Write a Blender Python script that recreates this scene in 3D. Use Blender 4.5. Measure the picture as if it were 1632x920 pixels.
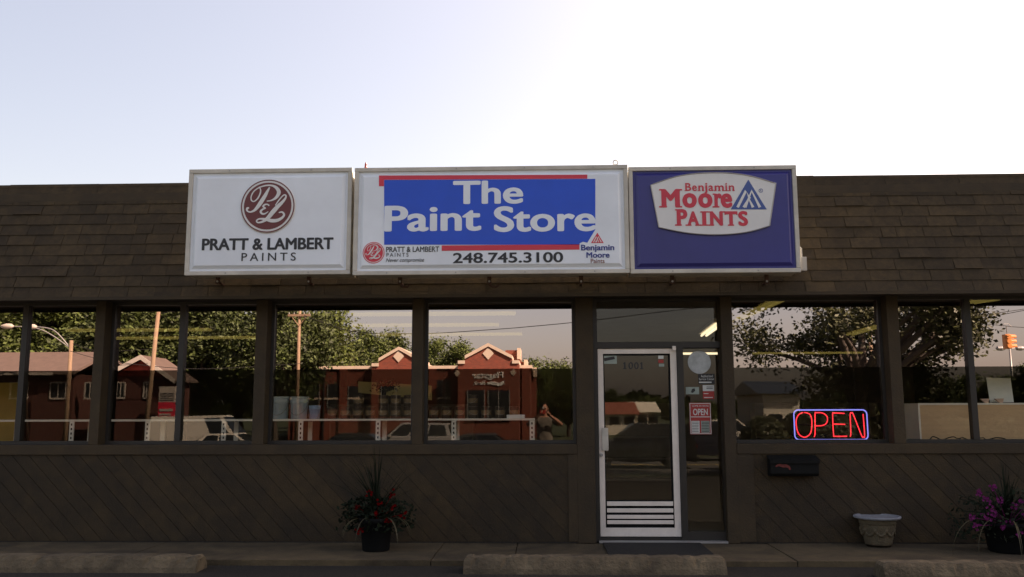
import bpy, bmesh, math, random
from mathutils import Vector, Matrix, noise as mnoise
R = math.radians
random.seed(7)
for o in list(bpy.data.objects): bpy.data.objects.remove(o)
S = bpy.context.scene
C = S.collection

# ------------------------------------------------------------------ camera, sky, sun, exposure
FPX, CX, CY, W0 = 1413.9, 816.0, 460.0, 1632.0
PITCH, YAW, ROLL = 0.13859, -0.03378, -0.003015
CAMD, CAMH = 10.2, 1.4226
cy_, sy_ = math.cos(YAW), math.sin(YAW); cp_, sp_ = math.cos(PITCH), math.sin(PITCH); cr_, sr_ = math.cos(ROLL), math.sin(ROLL)
FWD = Vector((sy_*cp_, cy_*cp_, sp_)); _r = Vector((cy_, -sy_, 0)); _u = _r.cross(FWD)
RGT = _r*cr_ + _u*sr_; UPV = _u*cr_ - _r*sr_
EYE = Vector((0, -CAMD, CAMH))
cam_d = bpy.data.cameras.new('camera'); cam = bpy.data.objects.new('camera', cam_d); C.objects.link(cam)
m3 = Matrix((RGT, UPV, -FWD)).transposed()
cam.matrix_world = Matrix.Translation(EYE) @ m3.to_4x4()
cam_d.sensor_width = 36; cam_d.lens = 36*FPX/W0; cam_d.clip_start = 0.05; cam_d.clip_end = 2000
S.camera = cam

SUN_EL, SUN_ROT = 42.0, 60.0          # sun stands behind the shop, to the right
EXPO = 2.74
wd = bpy.data.worlds.new('World'); S.world = wd; wd.use_nodes = True
nt = wd.node_tree; sky = nt.nodes.new('ShaderNodeTexSky'); sky.sky_type = 'NISHITA'
sky.sun_disc = False; sky.sun_elevation = R(SUN_EL); sky.sun_rotation = R(SUN_ROT)
sky.air_density = 1.0; sky.dust_density = 3.3; sky.ozone_density = 1.0; sky.altitude = 200
bg = nt.nodes['Background']; tint = nt.nodes.new('ShaderNodeVectorMath'); tint.operation = 'MULTIPLY'; tint.inputs[1].default_value = (1.0, .795, .63)   # hazy, slightly warm sky
nt.links.new(sky.outputs[0], tint.inputs[0]); haze = nt.nodes.new('ShaderNodeVectorMath'); haze.operation = 'ADD'; haze.inputs[1].default_value = (.55, .475, .55)   # even summer haze over the whole sky
nt.links.new(tint.outputs[0], haze.inputs[0]); nt.links.new(haze.outputs[0], bg.inputs[0]); bg.inputs[1].default_value = 0.046
sd = bpy.data.lights.new('sun', 'SUN'); sd.energy = 3.6; sd.angle = R(0.6); sd.color = (1, .82, .62)
sun = bpy.data.objects.new('sun', sd); C.objects.link(sun)
sdir = Vector((math.sin(R(SUN_ROT))*math.cos(R(SUN_EL)), math.cos(R(SUN_ROT))*math.cos(R(SUN_EL)), math.sin(R(SUN_EL))))
sun.rotation_euler = sdir.to_track_quat('Z', 'Y').to_euler(); sun.location = sdir*40
S.view_settings.view_transform = 'Standard'; S.view_settings.look = 'None'
S.view_settings.exposure = EXPO; S.view_settings.gamma = 1; S.view_settings.use_curve_mapping = False
S.cycles.use_denoising = True
S.cycles.max_bounces = 10; S.cycles.transparent_max_bounces = 24; S.cycles.glossy_bounces = 5
S.cycles.sample_clamp_indirect = 4
EM = 1/2**EXPO

def at(px, py, Y):
    """point of the plane y=Y that the photograph shows at pixel px,py"""
    d = FWD*FPX + RGT*(px-CX) - UPV*(py-CY)
    return EYE + d*((Y+CAMD)/d.y)
def far(px, py, v):
    """point standing v metres in front of the shop that the window glass mirrors at px,py"""
    p = at(px, py, v); return Vector((p.x, -p.y, p.z))
def X(px, Y, py=590): return at(px, py, Y).x
def Z(py, Y, px=865): return at(px, py, Y).z

# ------------------------------------------------------------------ materials
MATS = {}
def mat(name, col, rough=.7, var=.25, scale=6, bump=0, bscale=40, metal=0, spec=.5, island=0, emit=None, stretch=None, stain=0):
    if name in MATS: return MATS[name]
    m = bpy.data.materials.new(name); m.use_nodes = True; t = m.node_tree; b = t.nodes['Principled BSDF']
    b.inputs['Roughness'].default_value = rough; b.inputs['Metallic'].default_value = metal
    b.inputs['Specular IOR Level'].default_value = spec
    c = (*col, 1)
    if emit:
        b.inputs['Base Color'].default_value = c
        b.inputs['Emission Color'].default_value = (*emit[0], 1); b.inputs['Emission Strength'].default_value = emit[1]
        MATS[name] = m; return m
    tc = t.nodes.new('ShaderNodeTexCoord'); vec = tc.outputs['Object']
    if stretch:
        mp = t.nodes.new('ShaderNodeMapping'); mp.inputs['Scale'].default_value = stretch
        t.links.new(vec, mp.inputs[0]); vec = mp.outputs[0]
    n = t.nodes.new('ShaderNodeTexNoise'); n.inputs['Scale'].default_value = scale; n.inputs['Detail'].default_value = 6
    n.inputs['Roughness'].default_value = .65
    t.links.new(vec, n.inputs['Vector'])
    mr = t.nodes.new('ShaderNodeMapRange'); mr.inputs['From Min'].default_value = .25; mr.inputs['From Max'].default_value = .75
    mr.inputs['To Min'].default_value = 1-var; mr.inputs['To Max'].default_value = 1+var
    t.links.new(n.outputs['Fac'], mr.inputs[0]); fac = mr.outputs[0]
    if island:
        g = t.nodes.new('ShaderNodeNewGeometry'); mi = t.nodes.new('ShaderNodeMapRange')
        mi.inputs['To Min'].default_value = 1-island; mi.inputs['To Max'].default_value = 1+island
        t.links.new(g.outputs['Random Per Island'], mi.inputs[0])
        mu = t.nodes.new('ShaderNodeMath'); mu.operation = 'MULTIPLY'
        t.links.new(fac, mu.inputs[0]); t.links.new(mi.outputs[0], mu.inputs[1]); fac = mu.outputs[0]
    if stain:                                  # blotches, drips and worn patches with their own shapes
        n3 = t.nodes.new('ShaderNodeTexNoise'); n3.inputs['Scale'].default_value = scale*.22; n3.inputs['Detail'].default_value = 8; n3.inputs['Distortion'].default_value = 1.2
        t.links.new(tc.outputs['Object'], n3.inputs['Vector'])
        m3_ = t.nodes.new('ShaderNodeMapRange'); m3_.inputs['From Min'].default_value = .38; m3_.inputs['From Max'].default_value = .62
        m3_.inputs['To Min'].default_value = 1-stain; m3_.inputs['To Max'].default_value = 1+stain*.6
        t.links.new(n3.outputs['Fac'], m3_.inputs[0]); mu3 = t.nodes.new('ShaderNodeMath'); mu3.operation = 'MULTIPLY'
        t.links.new(fac, mu3.inputs[0]); t.links.new(m3_.outputs[0], mu3.inputs[1]); fac = mu3.outputs[0]
    vm = t.nodes.new('ShaderNodeVectorMath'); vm.operation = 'SCALE'; vm.inputs[0].default_value = col
    t.links.new(fac, vm.inputs['Scale']); t.links.new(vm.outputs[0], b.inputs['Base Color'])
    if bump:
        n2 = t.nodes.new('ShaderNodeTexNoise'); n2.inputs['Scale'].default_value = bscale; n2.inputs['Detail'].default_value = 4
        t.links.new(vec, n2.inputs['Vector'])
        bp = t.nodes.new('ShaderNodeBump'); bp.inputs['Strength'].default_value = bump; bp.inputs['Distance'].default_value = .02
        t.links.new(n2.outputs['Fac'], bp.inputs['Height']); t.links.new(bp.outputs[0], b.inputs['Normal'])
    MATS[name] = m; return m
def brick_mat(name, c1, c2, mortar, sc=1.0):
    m = bpy.data.materials.new(name); m.use_nodes = True; t = m.node_tree; b = t.nodes['Principled BSDF']
    b.inputs['Roughness'].default_value = .85
    tc = t.nodes.new('ShaderNodeTexCoord'); mp = t.nodes.new('ShaderNodeMapping'); mp.inputs['Rotation'].default_value = (R(90), 0, 0)
    br = t.nodes.new('ShaderNodeTexBrick'); br.inputs['Color1'].default_value = (*c1, 1); br.inputs['Color2'].default_value = (*c2, 1)
    br.inputs['Mortar'].default_value = (*mortar, 1); br.inputs['Scale'].default_value = sc
    br.inputs['Brick Width'].default_value = .22; br.inputs['Row Height'].default_value = .075; br.inputs['Mortar Size'].default_value = .006
    t.links.new(tc.outputs['Object'], mp.inputs[0]); t.links.new(mp.outputs[0], br.inputs[0]); t.links.new(br.outputs[0], b.inputs[0])
    return m
def glass_mat(name, refl, tint, gcol=(1, 1, 1), wob=0.0):
    m = bpy.data.materials.new(name); m.use_nodes = True; t = m.node_tree; t.nodes.clear()
    out = t.nodes.new('ShaderNodeOutputMaterial'); mx = t.nodes.new('ShaderNodeMixShader')
    tr = t.nodes.new('ShaderNodeBsdfTransparent'); gl = t.nodes.new('ShaderNodeBsdfGlossy')
    tr.inputs[0].default_value = (*tint, 1); gl.inputs[0].default_value = (*gcol, 1); gl.inputs['Roughness'].default_value = 0
    fr = t.nodes.new('ShaderNodeLayerWeight'); fr.inputs[0].default_value = .5
    pw = t.nodes.new('ShaderNodeMath'); pw.operation = 'POWER'; pw.inputs[1].default_value = 4
    t.links.new(fr.outputs['Facing'], pw.inputs[0])
    mr = t.nodes.new('ShaderNodeMapRange'); mr.inputs['To Min'].default_value = refl; mr.inputs['To Max'].default_value = 1
    t.links.new(pw.outputs[0], mr.inputs[0]); t.links.new(mr.outputs[0], mx.inputs[0])
    t.links.new(tr.outputs[0], mx.inputs[1]); t.links.new(gl.outputs[0], mx.inputs[2]); t.links.new(mx.outputs[0], out.inputs[0])
    if wob:
        n = t.nodes.new('ShaderNodeTexNoise'); n.inputs['Scale'].default_value = 1.1; n.inputs['Detail'].default_value = 1
        tc = t.nodes.new('ShaderNodeTexCoord'); t.links.new(tc.outputs['Object'], n.inputs[0])
        bp = t.nodes.new('ShaderNodeBump'); bp.inputs['Strength'].default_value = wob; bp.inputs['Distance'].default_value = .01
        t.links.new(n.outputs['Fac'], bp.inputs['Height']); t.links.new(bp.outputs[0], gl.inputs['Normal'])
    return m

M_SIDING = mat('brown_siding', (.0295, .0182, .0054), .8, .35, 9, .3, 60, island=.20, stretch=(1, 1, 1), stain=.28)
M_TRIM = mat('brown_trim', (.0365, .0230, .0078), .75, .3, 5, .25, 50, stain=.2)
M_DARKTRIM = mat('dark_frame', (.017, .014, .011), .5, .2, 5)
M_SOFFIT = mat('soffit', (.030, .024, .018), .8, .2, 4)
M_SHINGLE = mat('shingle', (.0395, .0265, .0108), .95, .35, 22, .6, 160, island=.24, stain=.22)
M_CONC = mat('concrete', (.074, .0545, .027), .9, .35, 5, .5, 45, stain=.40)
M_STOP = mat('wheel_stop_concrete', (.100, .079, .048), .95, .35, 7, .9, 30, stain=.38)
M_ASPH = mat('asphalt', (.012, .0095, .0055), .95, .40, 2.2, .6, 120, stain=.35)
M_ROAD = mat('road_asphalt', (.065, .060, .055), .9, .2, .7, .3, 60)
M_GRASS = mat('grass_ground', (.035, .045, .016), .95, .35, 1.2, .6, 30)
M_LINE = mat('road_paint', (.55, .42, .12), .8, .3, 4)
M_WLINE = mat('white_paint', (.5, .5, .48), .8, .3, 4)
M_ALU = mat('aluminium', (.72, .66, .60), .45, .10, 8, .1, 60, metal=.1)
M_ALUDIRTY = mat('sign_frame_metal', (.50, .475, .415), .55, .14, 7, stain=.12)
M_PANELW = mat('white_sign_plastic', (.74, .79, .85), .38, .06, 2.2, stain=.05)
M_PANELB = mat('blue_sign_plastic', (.028, .027, .185), .35, .12, 2.0, stain=.10)
M_BLUE = mat('blue_print', (.003, .066, .56), .35, .08, 3)
M_RED = mat('red_print', (.58, .025, .055), .35, .08, 3)
M_BADGE = mat('badge_plastic', (.66, .66, .65), .35, .05, 3)
M_REDLET = mat('red_lettering', (.52, .030, .055), .4, .06, 4)
M_BLUEEMB = mat('emblem_blue', (.045, .085, .28), .4, .06, 4)
M_MAROON = mat('maroon_emblem', (.125, .022, .022), .4, .1, 4)
M_INK = mat('dark_lettering', (.018, .020, .024), .5, .1, 5)
M_BLACK = mat('black_plastic', (.007, .0075, .0075), .75, .2, 8, spec=.15)
M_MAT = mat('rubber_mat', (.012, .011, .010), .95, .3, 30, .6, 200)
M_URN = mat('urn_stone', (.095, .076, .045), .9, .35, 9, .6, 50)
M_URNRIM = mat('urn_rim_stone', (.22, .23, .26), .85, .2, 14, .5, 60)
M_WOOD = mat('pole_wood', (.24, .16, .10), .9, .3, 5, .4, 30, stretch=(6, 6, .6))
M_LEAF = mat('leaf_green', (.058, .080, .010), .7, .25, .6, island=.65)
M_LEAF2 = mat('leaf_deep', (.038, .054, .008), .7, .25, .6, island=.65)
M_LEAF3 = mat('leaf_near', (.036, .040, .008), .6, .25, .6, island=.55)
M_BARK = mat('bark', (.055, .042, .032), .95, .3, 6, .6, 25)
M_POT = mat('black_pot', (.006, .0065, .007), .8, .2, 8, spec=.15)
M_BLADE = mat('blade_leaf', (.007, .012, .005), .8, .2, 6, island=.4, spec=.2)
M_BLADEY = mat('dry_blade', (.05, .042, .016), .7, .2, 6, island=.3)
M_REDFL = mat('red_petals', (.10, .002, .003), 1, .2, 10, island=.3, spec=0)
M_MAGFL = mat('magenta_petals', (.13, .020, .10), 1, .2, 10, island=.4, spec=0)
M_TYRE = mat('tyre_rubber', (.014, .014, .014), .9, .1, 10)
M_RIM = mat('wheel_rim', (.5, .5, .5), .3, .05, 8, metal=.8)
M_CARGLASS = mat('car_glass', (.012, .014, .016), .08, .05, 3)
M_LAMPW = mat('lamp_lens', (.75, .75, .72), .15, .05, 5)
M_LAMPR = mat('tail_lens', (.35, .01, .01), .2, .05, 5)
M_SHELFW = mat('shelf_white', (.78, .74, .66), .5, .08, 6)
M_SHELFB = mat('shelf_board', (.30, .28, .24), .6, .15, 6)
M_CEIL = mat('ceiling_tile', (.30, .28, .24), .9, .1, 3)
M_INWALL = mat('inner_wall', (.16, .14, .11), .9, .1, 2)
M_INFLOOR = mat('inner_floor', (.09, .07, .05), .5, .15, 2)
M_CAN = mat('paint_can', (.055, .040, .030), .35, .2, 8, metal=.3)
M_LID = mat('can_lid', (.75, .70, .58), .35, .1, 8, metal=.3)
M_BUCKET = mat('bucket_blue', (.48, .58, .68), .4, .12, 7, stretch=(1, 1, 9))
M_BUCKET2 = mat('pail_blue', (.34, .46, .72), .4, .1, 7)
M_TAN = mat('tan_panel', (.60, .42, .25), .8, .10, 5, stretch=(.4, 1, 5))
M_PAPER = mat('paper', (.80, .84, .84), .8, .05, 6)
M_OLIVE = mat('olive_board', (.50, .46, .24), .7, .1, 3)
M_YELLOW = mat('yellow_board', (.42, .33, .06), .7, .15, 3)
M_CREAM = mat('cream_stone', (.50, .40, .31), .8, .08, 2)
M_WHITEW = mat('white_siding', (.70, .64, .54), .8, .06, 2)
M_BROWNROOF = mat('brown_roof', (.11, .075, .06), .9, .2, 3, .4, 20)
M_REDROOF = mat('red_roof', (.22, .06, .035), .9, .2, 3)
M_FASCIAW = mat('white_fascia', (.42, .37, .32), .6, .06, 3)
M_REDWOOD = mat('red_gable', (.28, .045, .03), .8, .15, 3)
M_BRICK = brick_mat('red_brick', (.20, .038, .018), (.13, .026, .014), (.16, .08, .05))
M_BRICKH = brick_mat('dark_red_brick', (.085, .024, .016), (.065, .018, .013), (.07, .045, .035))
M_WINDARK = mat('dark_window', (.02, .022, .025), .1, .1, 3)
M_SIGNAL = mat('signal_orange', (.62, .22, .05), .5, .1, 4)
M_GREYM = mat('grey_metal', (.30, .29, .28), .45, .1, 5, metal=.4)
M_WIRE = mat('wire_black', (.015, .014, .014), .8, .1, 5)
M_RUST = mat('rust_bracket', (.050, .022, .012), .8, .3, 20)
M_SKIN = mat('skin', (.42, .20, .13), .6, .06, 6)
M_SHIRT = mat('grey_shirt', (.17, .145, .12), .9, .15, 8)
M_SHORTS = mat('dark_shorts', (.04, .045, .06), .9, .15, 8)
M_HAIR = mat('dark_hair', (.02, .014, .01), .8, .2, 20)
M_PHONE = mat('red_phone', (.45, .03, .03), .4, .05, 5)
M_SHOE = mat('shoe', (.12, .11, .10), .8, .1, 8)
M_STK = mat('sticker_white', (.62, .64, .62), .5, .08, 12)
M_STKG = mat('sticker_grey_green', (.30, .36, .32), .5, .15, 14)
M_STKD = mat('sticker_dark', (.020, .020, .022), .5, .1, 12)
M_STKR = mat('sticker_red', (.36, .030, .025), .5, .08, 12)
M_DISC = mat('silver_disc', (.42, .45, .46), .4, .35, 9, metal=.2)
M_NEONR = mat('neon_red', (.3, .02, .03), .4, emit=((1, .03, .045), 1.9*EM))
M_NEONB = mat('neon_blue', (.1, .1, .3), .4, emit=((.26, .27, 1), 1.25*EM))
M_TUBE = mat('lamp_tube', (.8, .75, .6), .4, emit=((1, .86, .58), 1.3*EM))
G_PLAIN = glass_mat('plain_glass', .049, (.90, .88, .82), (1, .95, .90), .02)
G_FILM = glass_mat('mirror_film', .41, (.13, .115, .04), (1, .88, .90), .02)

# ------------------------------------------------------------------ mesh helpers
WL = {}
class MB:
    def __init__(s): s.bm = bmesh.new()
    def box(s, x0, x1, y0, y1, z0, z1, bev=0):
        if x0 > x1: x0, x1 = x1, x0
        if y0 > y1: y0, y1 = y1, y0
        if z0 > z1: z0, z1 = z1, z0
        b = bmesh.new(); bmesh.ops.create_cube(b, size=1)
        for v in b.verts: v.co = ((x0+x1)/2+v.co.x*(x1-x0), (y0+y1)/2+v.co.y*(y1-y0), (z0+z1)/2+v.co.z*(z1-z0))
        if bev: bmesh.ops.bevel(b, geom=b.edges[:], offset=bev, segments=2, affect='EDGES', profile=.6)
        s.join(b); return s
    def join(s, b, mtx=None):
        if mtx is not None: bmesh.ops.transform(b, matrix=mtx, verts=b.verts)
        me = bpy.data.meshes.new('t'); b.to_mesh(me); b.free(); s.bm.from_mesh(me); bpy.data.meshes.remove(me)
    def poly(s, pts):
        try: return s.bm.faces.new([s.bm.verts.new(p) for p in pts])
        except ValueError: return None
    def prism(s, pts, vec, bev=0):
        """polygon pts extruded by vec"""
        b = bmesh.new(); vs = [b.verts.new(p) for p in pts]; f = b.faces.new(vs)
        r = bmesh.ops.extrude_face_region(b, geom=[f]); nv = [e for e in r['geom'] if isinstance(e, bmesh.types.BMVert)]
        bmesh.ops.translate(b, verts=nv, vec=vec); bmesh.ops.recalc_face_normals(b, faces=b.faces)
        if bev: bmesh.ops.bevel(b, geom=b.edges[:], offset=bev, segments=2, affect='EDGES')
        s.join(b); return s
    def tube(s, pts, rad, n=8, close=False, caps=True):
        pts = [Vector(p) for p in pts]; k = len(pts)
        rr = rad if isinstance(rad, (list, tuple)) else [rad]*k
        rings = []; up = Vector((0, 0, 1)); prev = None
        for i, p in enumerate(pts):
            a = pts[(i-1) % k] if (close or i > 0) else p; c = pts[(i+1) % k] if (close or i < k-1) else p
            t = (c-a)
            if t.length < 1e-9: t = Vector((0, 0, 1))
            t.normalize()
            if prev is None: side = t.cross(up) if abs(t.z) < .95 else t.cross(Vector((1, 0, 0)))
            else: side = prev - t*prev.dot(t)
            if side.length < 1e-6: side = t.orthogonal()
            side.normalize(); prev = side; o = t.cross(side)
            rings.append([s.bm.verts.new(p+(side*math.cos(2*math.pi*j/n)+o*math.sin(2*math.pi*j/n))*rr[i]) for j in range(n)])
        for i in range(k if close else k-1):
            A, B = rings[i], rings[(i+1) % k]
            for j in range(n): s.bm.faces.new((A[j], A[(j+1) % n], B[(j+1) % n], B[j]))
        if caps and not close:
            s.bm.faces.new(rings[0][::-1]); s.bm.faces.new(rings[-1])
        return s
    def lathe(s, prof, c=(0, 0, 0), n=24, wob=None, axis='z', caps=True):
        rings = []
        for (r, z) in prof:
            ring = []
            for j in range(n):
                a = 2*math.pi*j/n; q = r*(wob(a, z) if wob else 1)
                if axis == 'z': p = (c[0]+q*math.cos(a), c[1]+q*math.sin(a), c[2]+z)
                elif axis == 'y': p = (c[0]+q*math.cos(a), c[1]+z, c[2]+q*math.sin(a))
                else: p = (c[0]+z, c[1]+q*math.cos(a), c[2]+q*math.sin(a))
                ring.append(s.bm.verts.new(p))
            rings.append(ring)
        for A, B in zip(rings, rings[1:]):
            for j in range(n): s.bm.faces.new((A[j], A[(j+1) % n], B[(j+1) % n], B[j]))
        for ring in (rings[0], rings[-1]) if caps else ():
            try: s.bm.faces.new(ring)
            except ValueError: pass
        return s
    def build(s, name, m, parent=None, smooth=False, local=False, recalc=True, origin=None):
        if recalc: bmesh.ops.recalc_face_normals(s.bm, faces=s.bm.faces)
        me = bpy.data.meshes.new(name); s.bm.to_mesh(me); s.bm.free()
        return obj_from(me, name, m, parent, smooth, local, origin)
def obj_from(me, name, m, parent=None, smooth=False, local=False, origin=None):
    o = bpy.data.objects.new(name, me); C.objects.link(o)
    for q in (m if isinstance(m, (list, tuple)) else [m]): me.materials.append(q)
    if smooth:
        for p in me.polygons: p.use_smooth = True
    if parent is not None:
        o.parent = parent
        if not local: me.transform(Matrix.Translation(-WL[parent]))
        WL[o] = WL.get(parent, Vector())
    else:
        if origin is None and not local:
            xs = [v.co.x for v in me.vertices]; ys = [v.co.y for v in me.vertices]; zs = [v.co.z for v in me.vertices]
            origin = Vector(((min(xs)+max(xs))/2, (min(ys)+max(ys))/2, min(zs)))
        L = Vector(origin) if origin is not None else Vector()
        me.transform(Matrix.Translation(-L)); o.location = L; WL[o] = L
    return o
def tag(o, label=None, cat=None, group=None, kind=None):
    if label: o['label'] = label
    if cat: o['category'] = cat
    if group: o['group'] = group
    if kind: o['kind'] = kind
    return o
def thing(name, label, cat, loc, rz=0, group=None):
    o = bpy.data.objects.new(name, None); C.objects.link(o); o.empty_display_size = .2
    o.location = loc; o.rotation_euler = (0, 0, rz); WL[o] = Vector(loc)
    return tag(o, label, cat, group)
def dup(o, loc, rz=None, sc=None, label=None, parent=None):
    c = o.copy(); C.objects.link(c)
    if parent is not None: c.parent = parent
    else:
        c.location = loc
        if rz is not None: c.rotation_euler = (0, 0, rz)
        if sc is not None: c.scale = sc if isinstance(sc, (tuple, list)) else (sc,)*3
        if label: c['label'] = label
    for ch in list(o.children): dup(ch, None, parent=c)
    return c
def smooth_path(pts, k=8, close=False):
    P = [Vector(p) for p in pts]; n = len(P); out = []
    for i in range(n if close else n-1):
        p0 = P[(i-1) % n] if (close or i > 0) else P[i]; p1 = P[i]; p2 = P[(i+1) % n]
        p3 = P[(i+2) % n] if (close or i+2 < n) else p2
        for j in range(k):
            t = j/k
            out.append(.5*((2*p1)+(-p0+p2)*t+(2*p0-5*p1+4*p2-p3)*t*t+(-p0+3*p1-3*p2+p3)*t**3))
    if not close: out.append(P[-1])
    return out

# ------------------------------------------------------------------ lettering
def glyphs(txt, bold=0., shear=0., space=1.0):
    cu = bpy.data.curves.new('txt', 'FONT'); cu.body = txt; cu.size = 1; cu.shear = shear; cu.extrude = .004
    cu.space_character = space; cu.resolution_u = 6
    o = bpy.data.objects.new('txt', cu); C.objects.link(o)
    dg = bpy.context.evaluated_depsgraph_get(); dg.update()
    me = bpy.data.meshes.new_from_object(o.evaluated_get(dg))
    bpy.data.objects.remove(o); bpy.data.curves.remove(cu)
    if bold:
        b = bmesh.new(); n = 8
        for k in range(n):
            me2 = me.copy(); a = 2*math.pi*k/n
            for v in me2.vertices: v.co.x += bold*math.cos(a); v.co.y += bold*.7*math.sin(a); v.co.z += .00016*k*(1 if v.co.z > 0 else -1)
            b.from_mesh(me2); bpy.data.meshes.remove(me2)
        b.from_mesh(me); b.to_mesh(me); b.free()
    return me
def put_text(mb, txt, x0, x1, z0, z1, Y, bold=0., shear=0., space=1.0, t=.004, flip=False):
    """txt squeezed exactly into x0..x1, z0..z1 on the plane y=Y facing -y (flip: facing +y, reading towards -x)"""
    me = glyphs(txt, bold, shear, space)
    xs = [v.co.x for v in me.vertices]; ys = [v.co.y for v in me.vertices]
    a, b, c, d = min(xs), max(xs), min(ys), max(ys)
    for v in me.vertices:
        u = (v.co.x-a)/(b-a); w = (v.co.y-c)/(d-c); dep = (v.co.z+.004)/.008*t
        v.co = (x0+(x1-x0)*u, Y+dep if flip else Y-dep, z0+(z1-z0)*w)
    mb.bm.from_mesh(me); bpy.data.meshes.remove(me)
def ptext(mb, txt, px0, px1, pyt, pyb, Y, **k):
    pm = (px0+px1)/2; pc = (pyt+pyb)/2
    put_text(mb, txt, at(px0, pc, Y).x, at(px1, pc, Y).x, at(pm, pyb, Y).z, at(pm, pyt, Y).z, Y, **k)
def prect(mb, px0, px1, pyt, pyb, Y, t=.004):
    pm = (px0+px1)/2; pc = (pyt+pyb)/2
    mb.box(at(px0, pc, Y).x, at(px1, pc, Y).x, Y-t, Y, at(pm, pyb, Y).z, at(pm, pyt, Y).z)
def ppoly(mb, pts, Y, t=.004):
    mb.prism([at(x, y, Y) for x, y in pts], (0, -t, 0))
def ribbon(mb, pts, wid, Y, t=.003):
    """flat stroke of changing width along pts (x,z) on plane y=Y"""
    n = len(pts); L = []
    for i in range(n):
        a = Vector(pts[max(i-1, 0)]); b = Vector(pts[min(i+1, n-1)]); d = (b-a)
        if d.length < 1e-9: d = Vector((1, 0))
        d.normalize(); nn = Vector((-d.y, d.x)); w = wid[i]/2 if isinstance(wid, (list, tuple)) else wid/2
        p = Vector(pts[i]); L.append((p+nn*w, p-nn*w, t+i*1.2e-5+mb.__dict__.setdefault('lay', 0)*4e-4))
    mb.lay += 1
    vf = [(mb.bm.verts.new((a.x, Y-q, a.y)), mb.bm.verts.new((b.x, Y-q, b.y)), mb.bm.verts.new((a.x, Y, a.y)), mb.bm.verts.new((b.x, Y, b.y))) for a, b, q in L]
    for q, w in zip(vf, vf[1:]):
        mb.bm.faces.new((q[0], q[1], w[1], w[0])); mb.bm.faces.new((q[0], w[0], w[2], q[2])); mb.bm.faces.new((q[1], q[3], w[3], w[1]))
    mb.bm.faces.new((vf[0][0], vf[0][2], vf[0][3], vf[0][1])); mb.bm.faces.new((vf[-1][0], vf[-1][1], vf[-1][3], vf[-1][2]))

# ------------------------------------------------------------------ ground
def gz(v):
    P = [(-200, -.06), (1.32, -.06), (12, -.16), (20, -.70), (24, -.86), (36, -.90), (40, -.80), (60, -.55), (140, .2), (400, .6)]
    for (a, za), (b, zb) in zip(P, P[1:]):
        if a <= v <= b: return za+(zb-za)*(v-a)/(b-a)
    return P[-1][1]
BR = [-120, -14, 1.32, 5, 8, 12, 16, 20, 24, 30, 36, 40, 50, 60, 80, 110, 140, 260]
def sheet(name, v0, v1, x0, x1, dz, m, extra=0):
    ys = sorted(set([v0, v1]+[b for b in BR if v0 < b < v1])); mb = MB()
    for a, b in zip(ys, ys[1:]):
        mb.poly([(x0, -a, gz(a)+dz), (x1, -a, gz(a)+dz), (x1, -b, gz(b)+dz), (x0, -b, gz(b)+dz)])
    o = mb.build(name, m, origin=(0, 0, 0)); return tag(o, kind='structure')
sheet('ground', -120, 260, -220, 220, 0, M_GRASS)
sheet('parking_lot', 1.0, 14.2, -40, 40, .004, M_ASPH)
sheet('verge_path', 19.0, 20.6, -120, 120, .012, M_CONC)
sheet('road', 23, 36, -200, 200, .004, M_ROAD)
sheet('driveway', 14.2, 23, -9, -2, .008, M_ASPH)
sheet('far_path', 37.2, 38.8, -120, 120, .008, M_CONC)
sheet('far_lot', 40, 47, -30, 12, .004, M_ASPH)
for k, v in enumerate((29.3, 29.6)):
    sheet('road_line', v, v+.12, -200, 200, .009, M_LINE)
SW0, SW1 = -1.32, -.12
mb = MB(); rnd = random.Random(3)          # sidewalk slabs with joints
xs = [-14, -11.2, -8.4, -5.75, -4.2, X(700, -.6, 880), X(960, -.6, 880)-.9, X(1240, -.6, 880), X(1490, -.6, 880), 7.4, 9.5, 12, 14]
for a, b in zip(xs, xs[1:]):
    mb.box(a+.004, b-.004, SW0, SW1+.02, -.3, rnd.uniform(-.004, .003), .006)
sw = mb.build('sidewalk', M_CONC); tag(sw, kind='structure')

# ------------------------------------------------------------------ the shop
FRONT = -.18                                # face of posts and lower wall; the glass stands at y=0
shop = thing('paint_shop', 'single storey brown shop with shingled mansard, large dark framed windows and glass door', 'shop building', (0, 0, 0))
XL, XR, DEEP = -9.0, 9.2, 12.0
ZF = Z(470, -.58)                           # lower edge of the mansard
ZT = at(865, 288, .02).z                    # roof edge
ZSILL = Z(706.5, 0); ZTRB = Z(724, FRONT); ZTRT = Z(708, FRONT)
ZFILM = Z(587.5, 0)
ZH = ZF+.02                                 # underside of soffit
mb = MB(); mb.box(XL, XR, DEEP-.2, DEEP, 0, ZT-.1); mb.box(XL, XL+.2, .16, DEEP-.2, 0, ZT-.1); mb.box(XR-.2, XR, .16, DEEP-.2, 0, ZT-.1)
mb.box(XL, XR, -.08, .12, ZH+.03, ZT-.12)
mb.build('outer_wall', M_TRIM, shop)
mb = MB(); mb.box(XL+.2, XR-.2, .13, DEEP-.2, -.02, .05); mb.build('inner_floor', M_INFLOOR, shop)
mb = MB(); mb.box(XL+.2, XR-.2, .12, DEEP-.2, ZH+.05, ZH+.12); mb.build('inner_ceiling', M_CEIL, shop)
mb = MB(); mb.box(XL+.2, XR-.2, DEEP-.26, DEEP-.2, .05, ZH+.05); mb.build('inner_wall', M_INWALL, shop)
mb = MB(); mb.box(XL-.1, XR+.1, -.02, DEEP+.1, ZT-.10, ZT-.02); mb.build('flat_roof', M_SHINGLE, shop)
mb = MB(); mb.box(XL-.1, XR+.1, -.57, .11, ZH, ZH+.03); mb.build('soffit', M_SOFFIT, shop)
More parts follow.
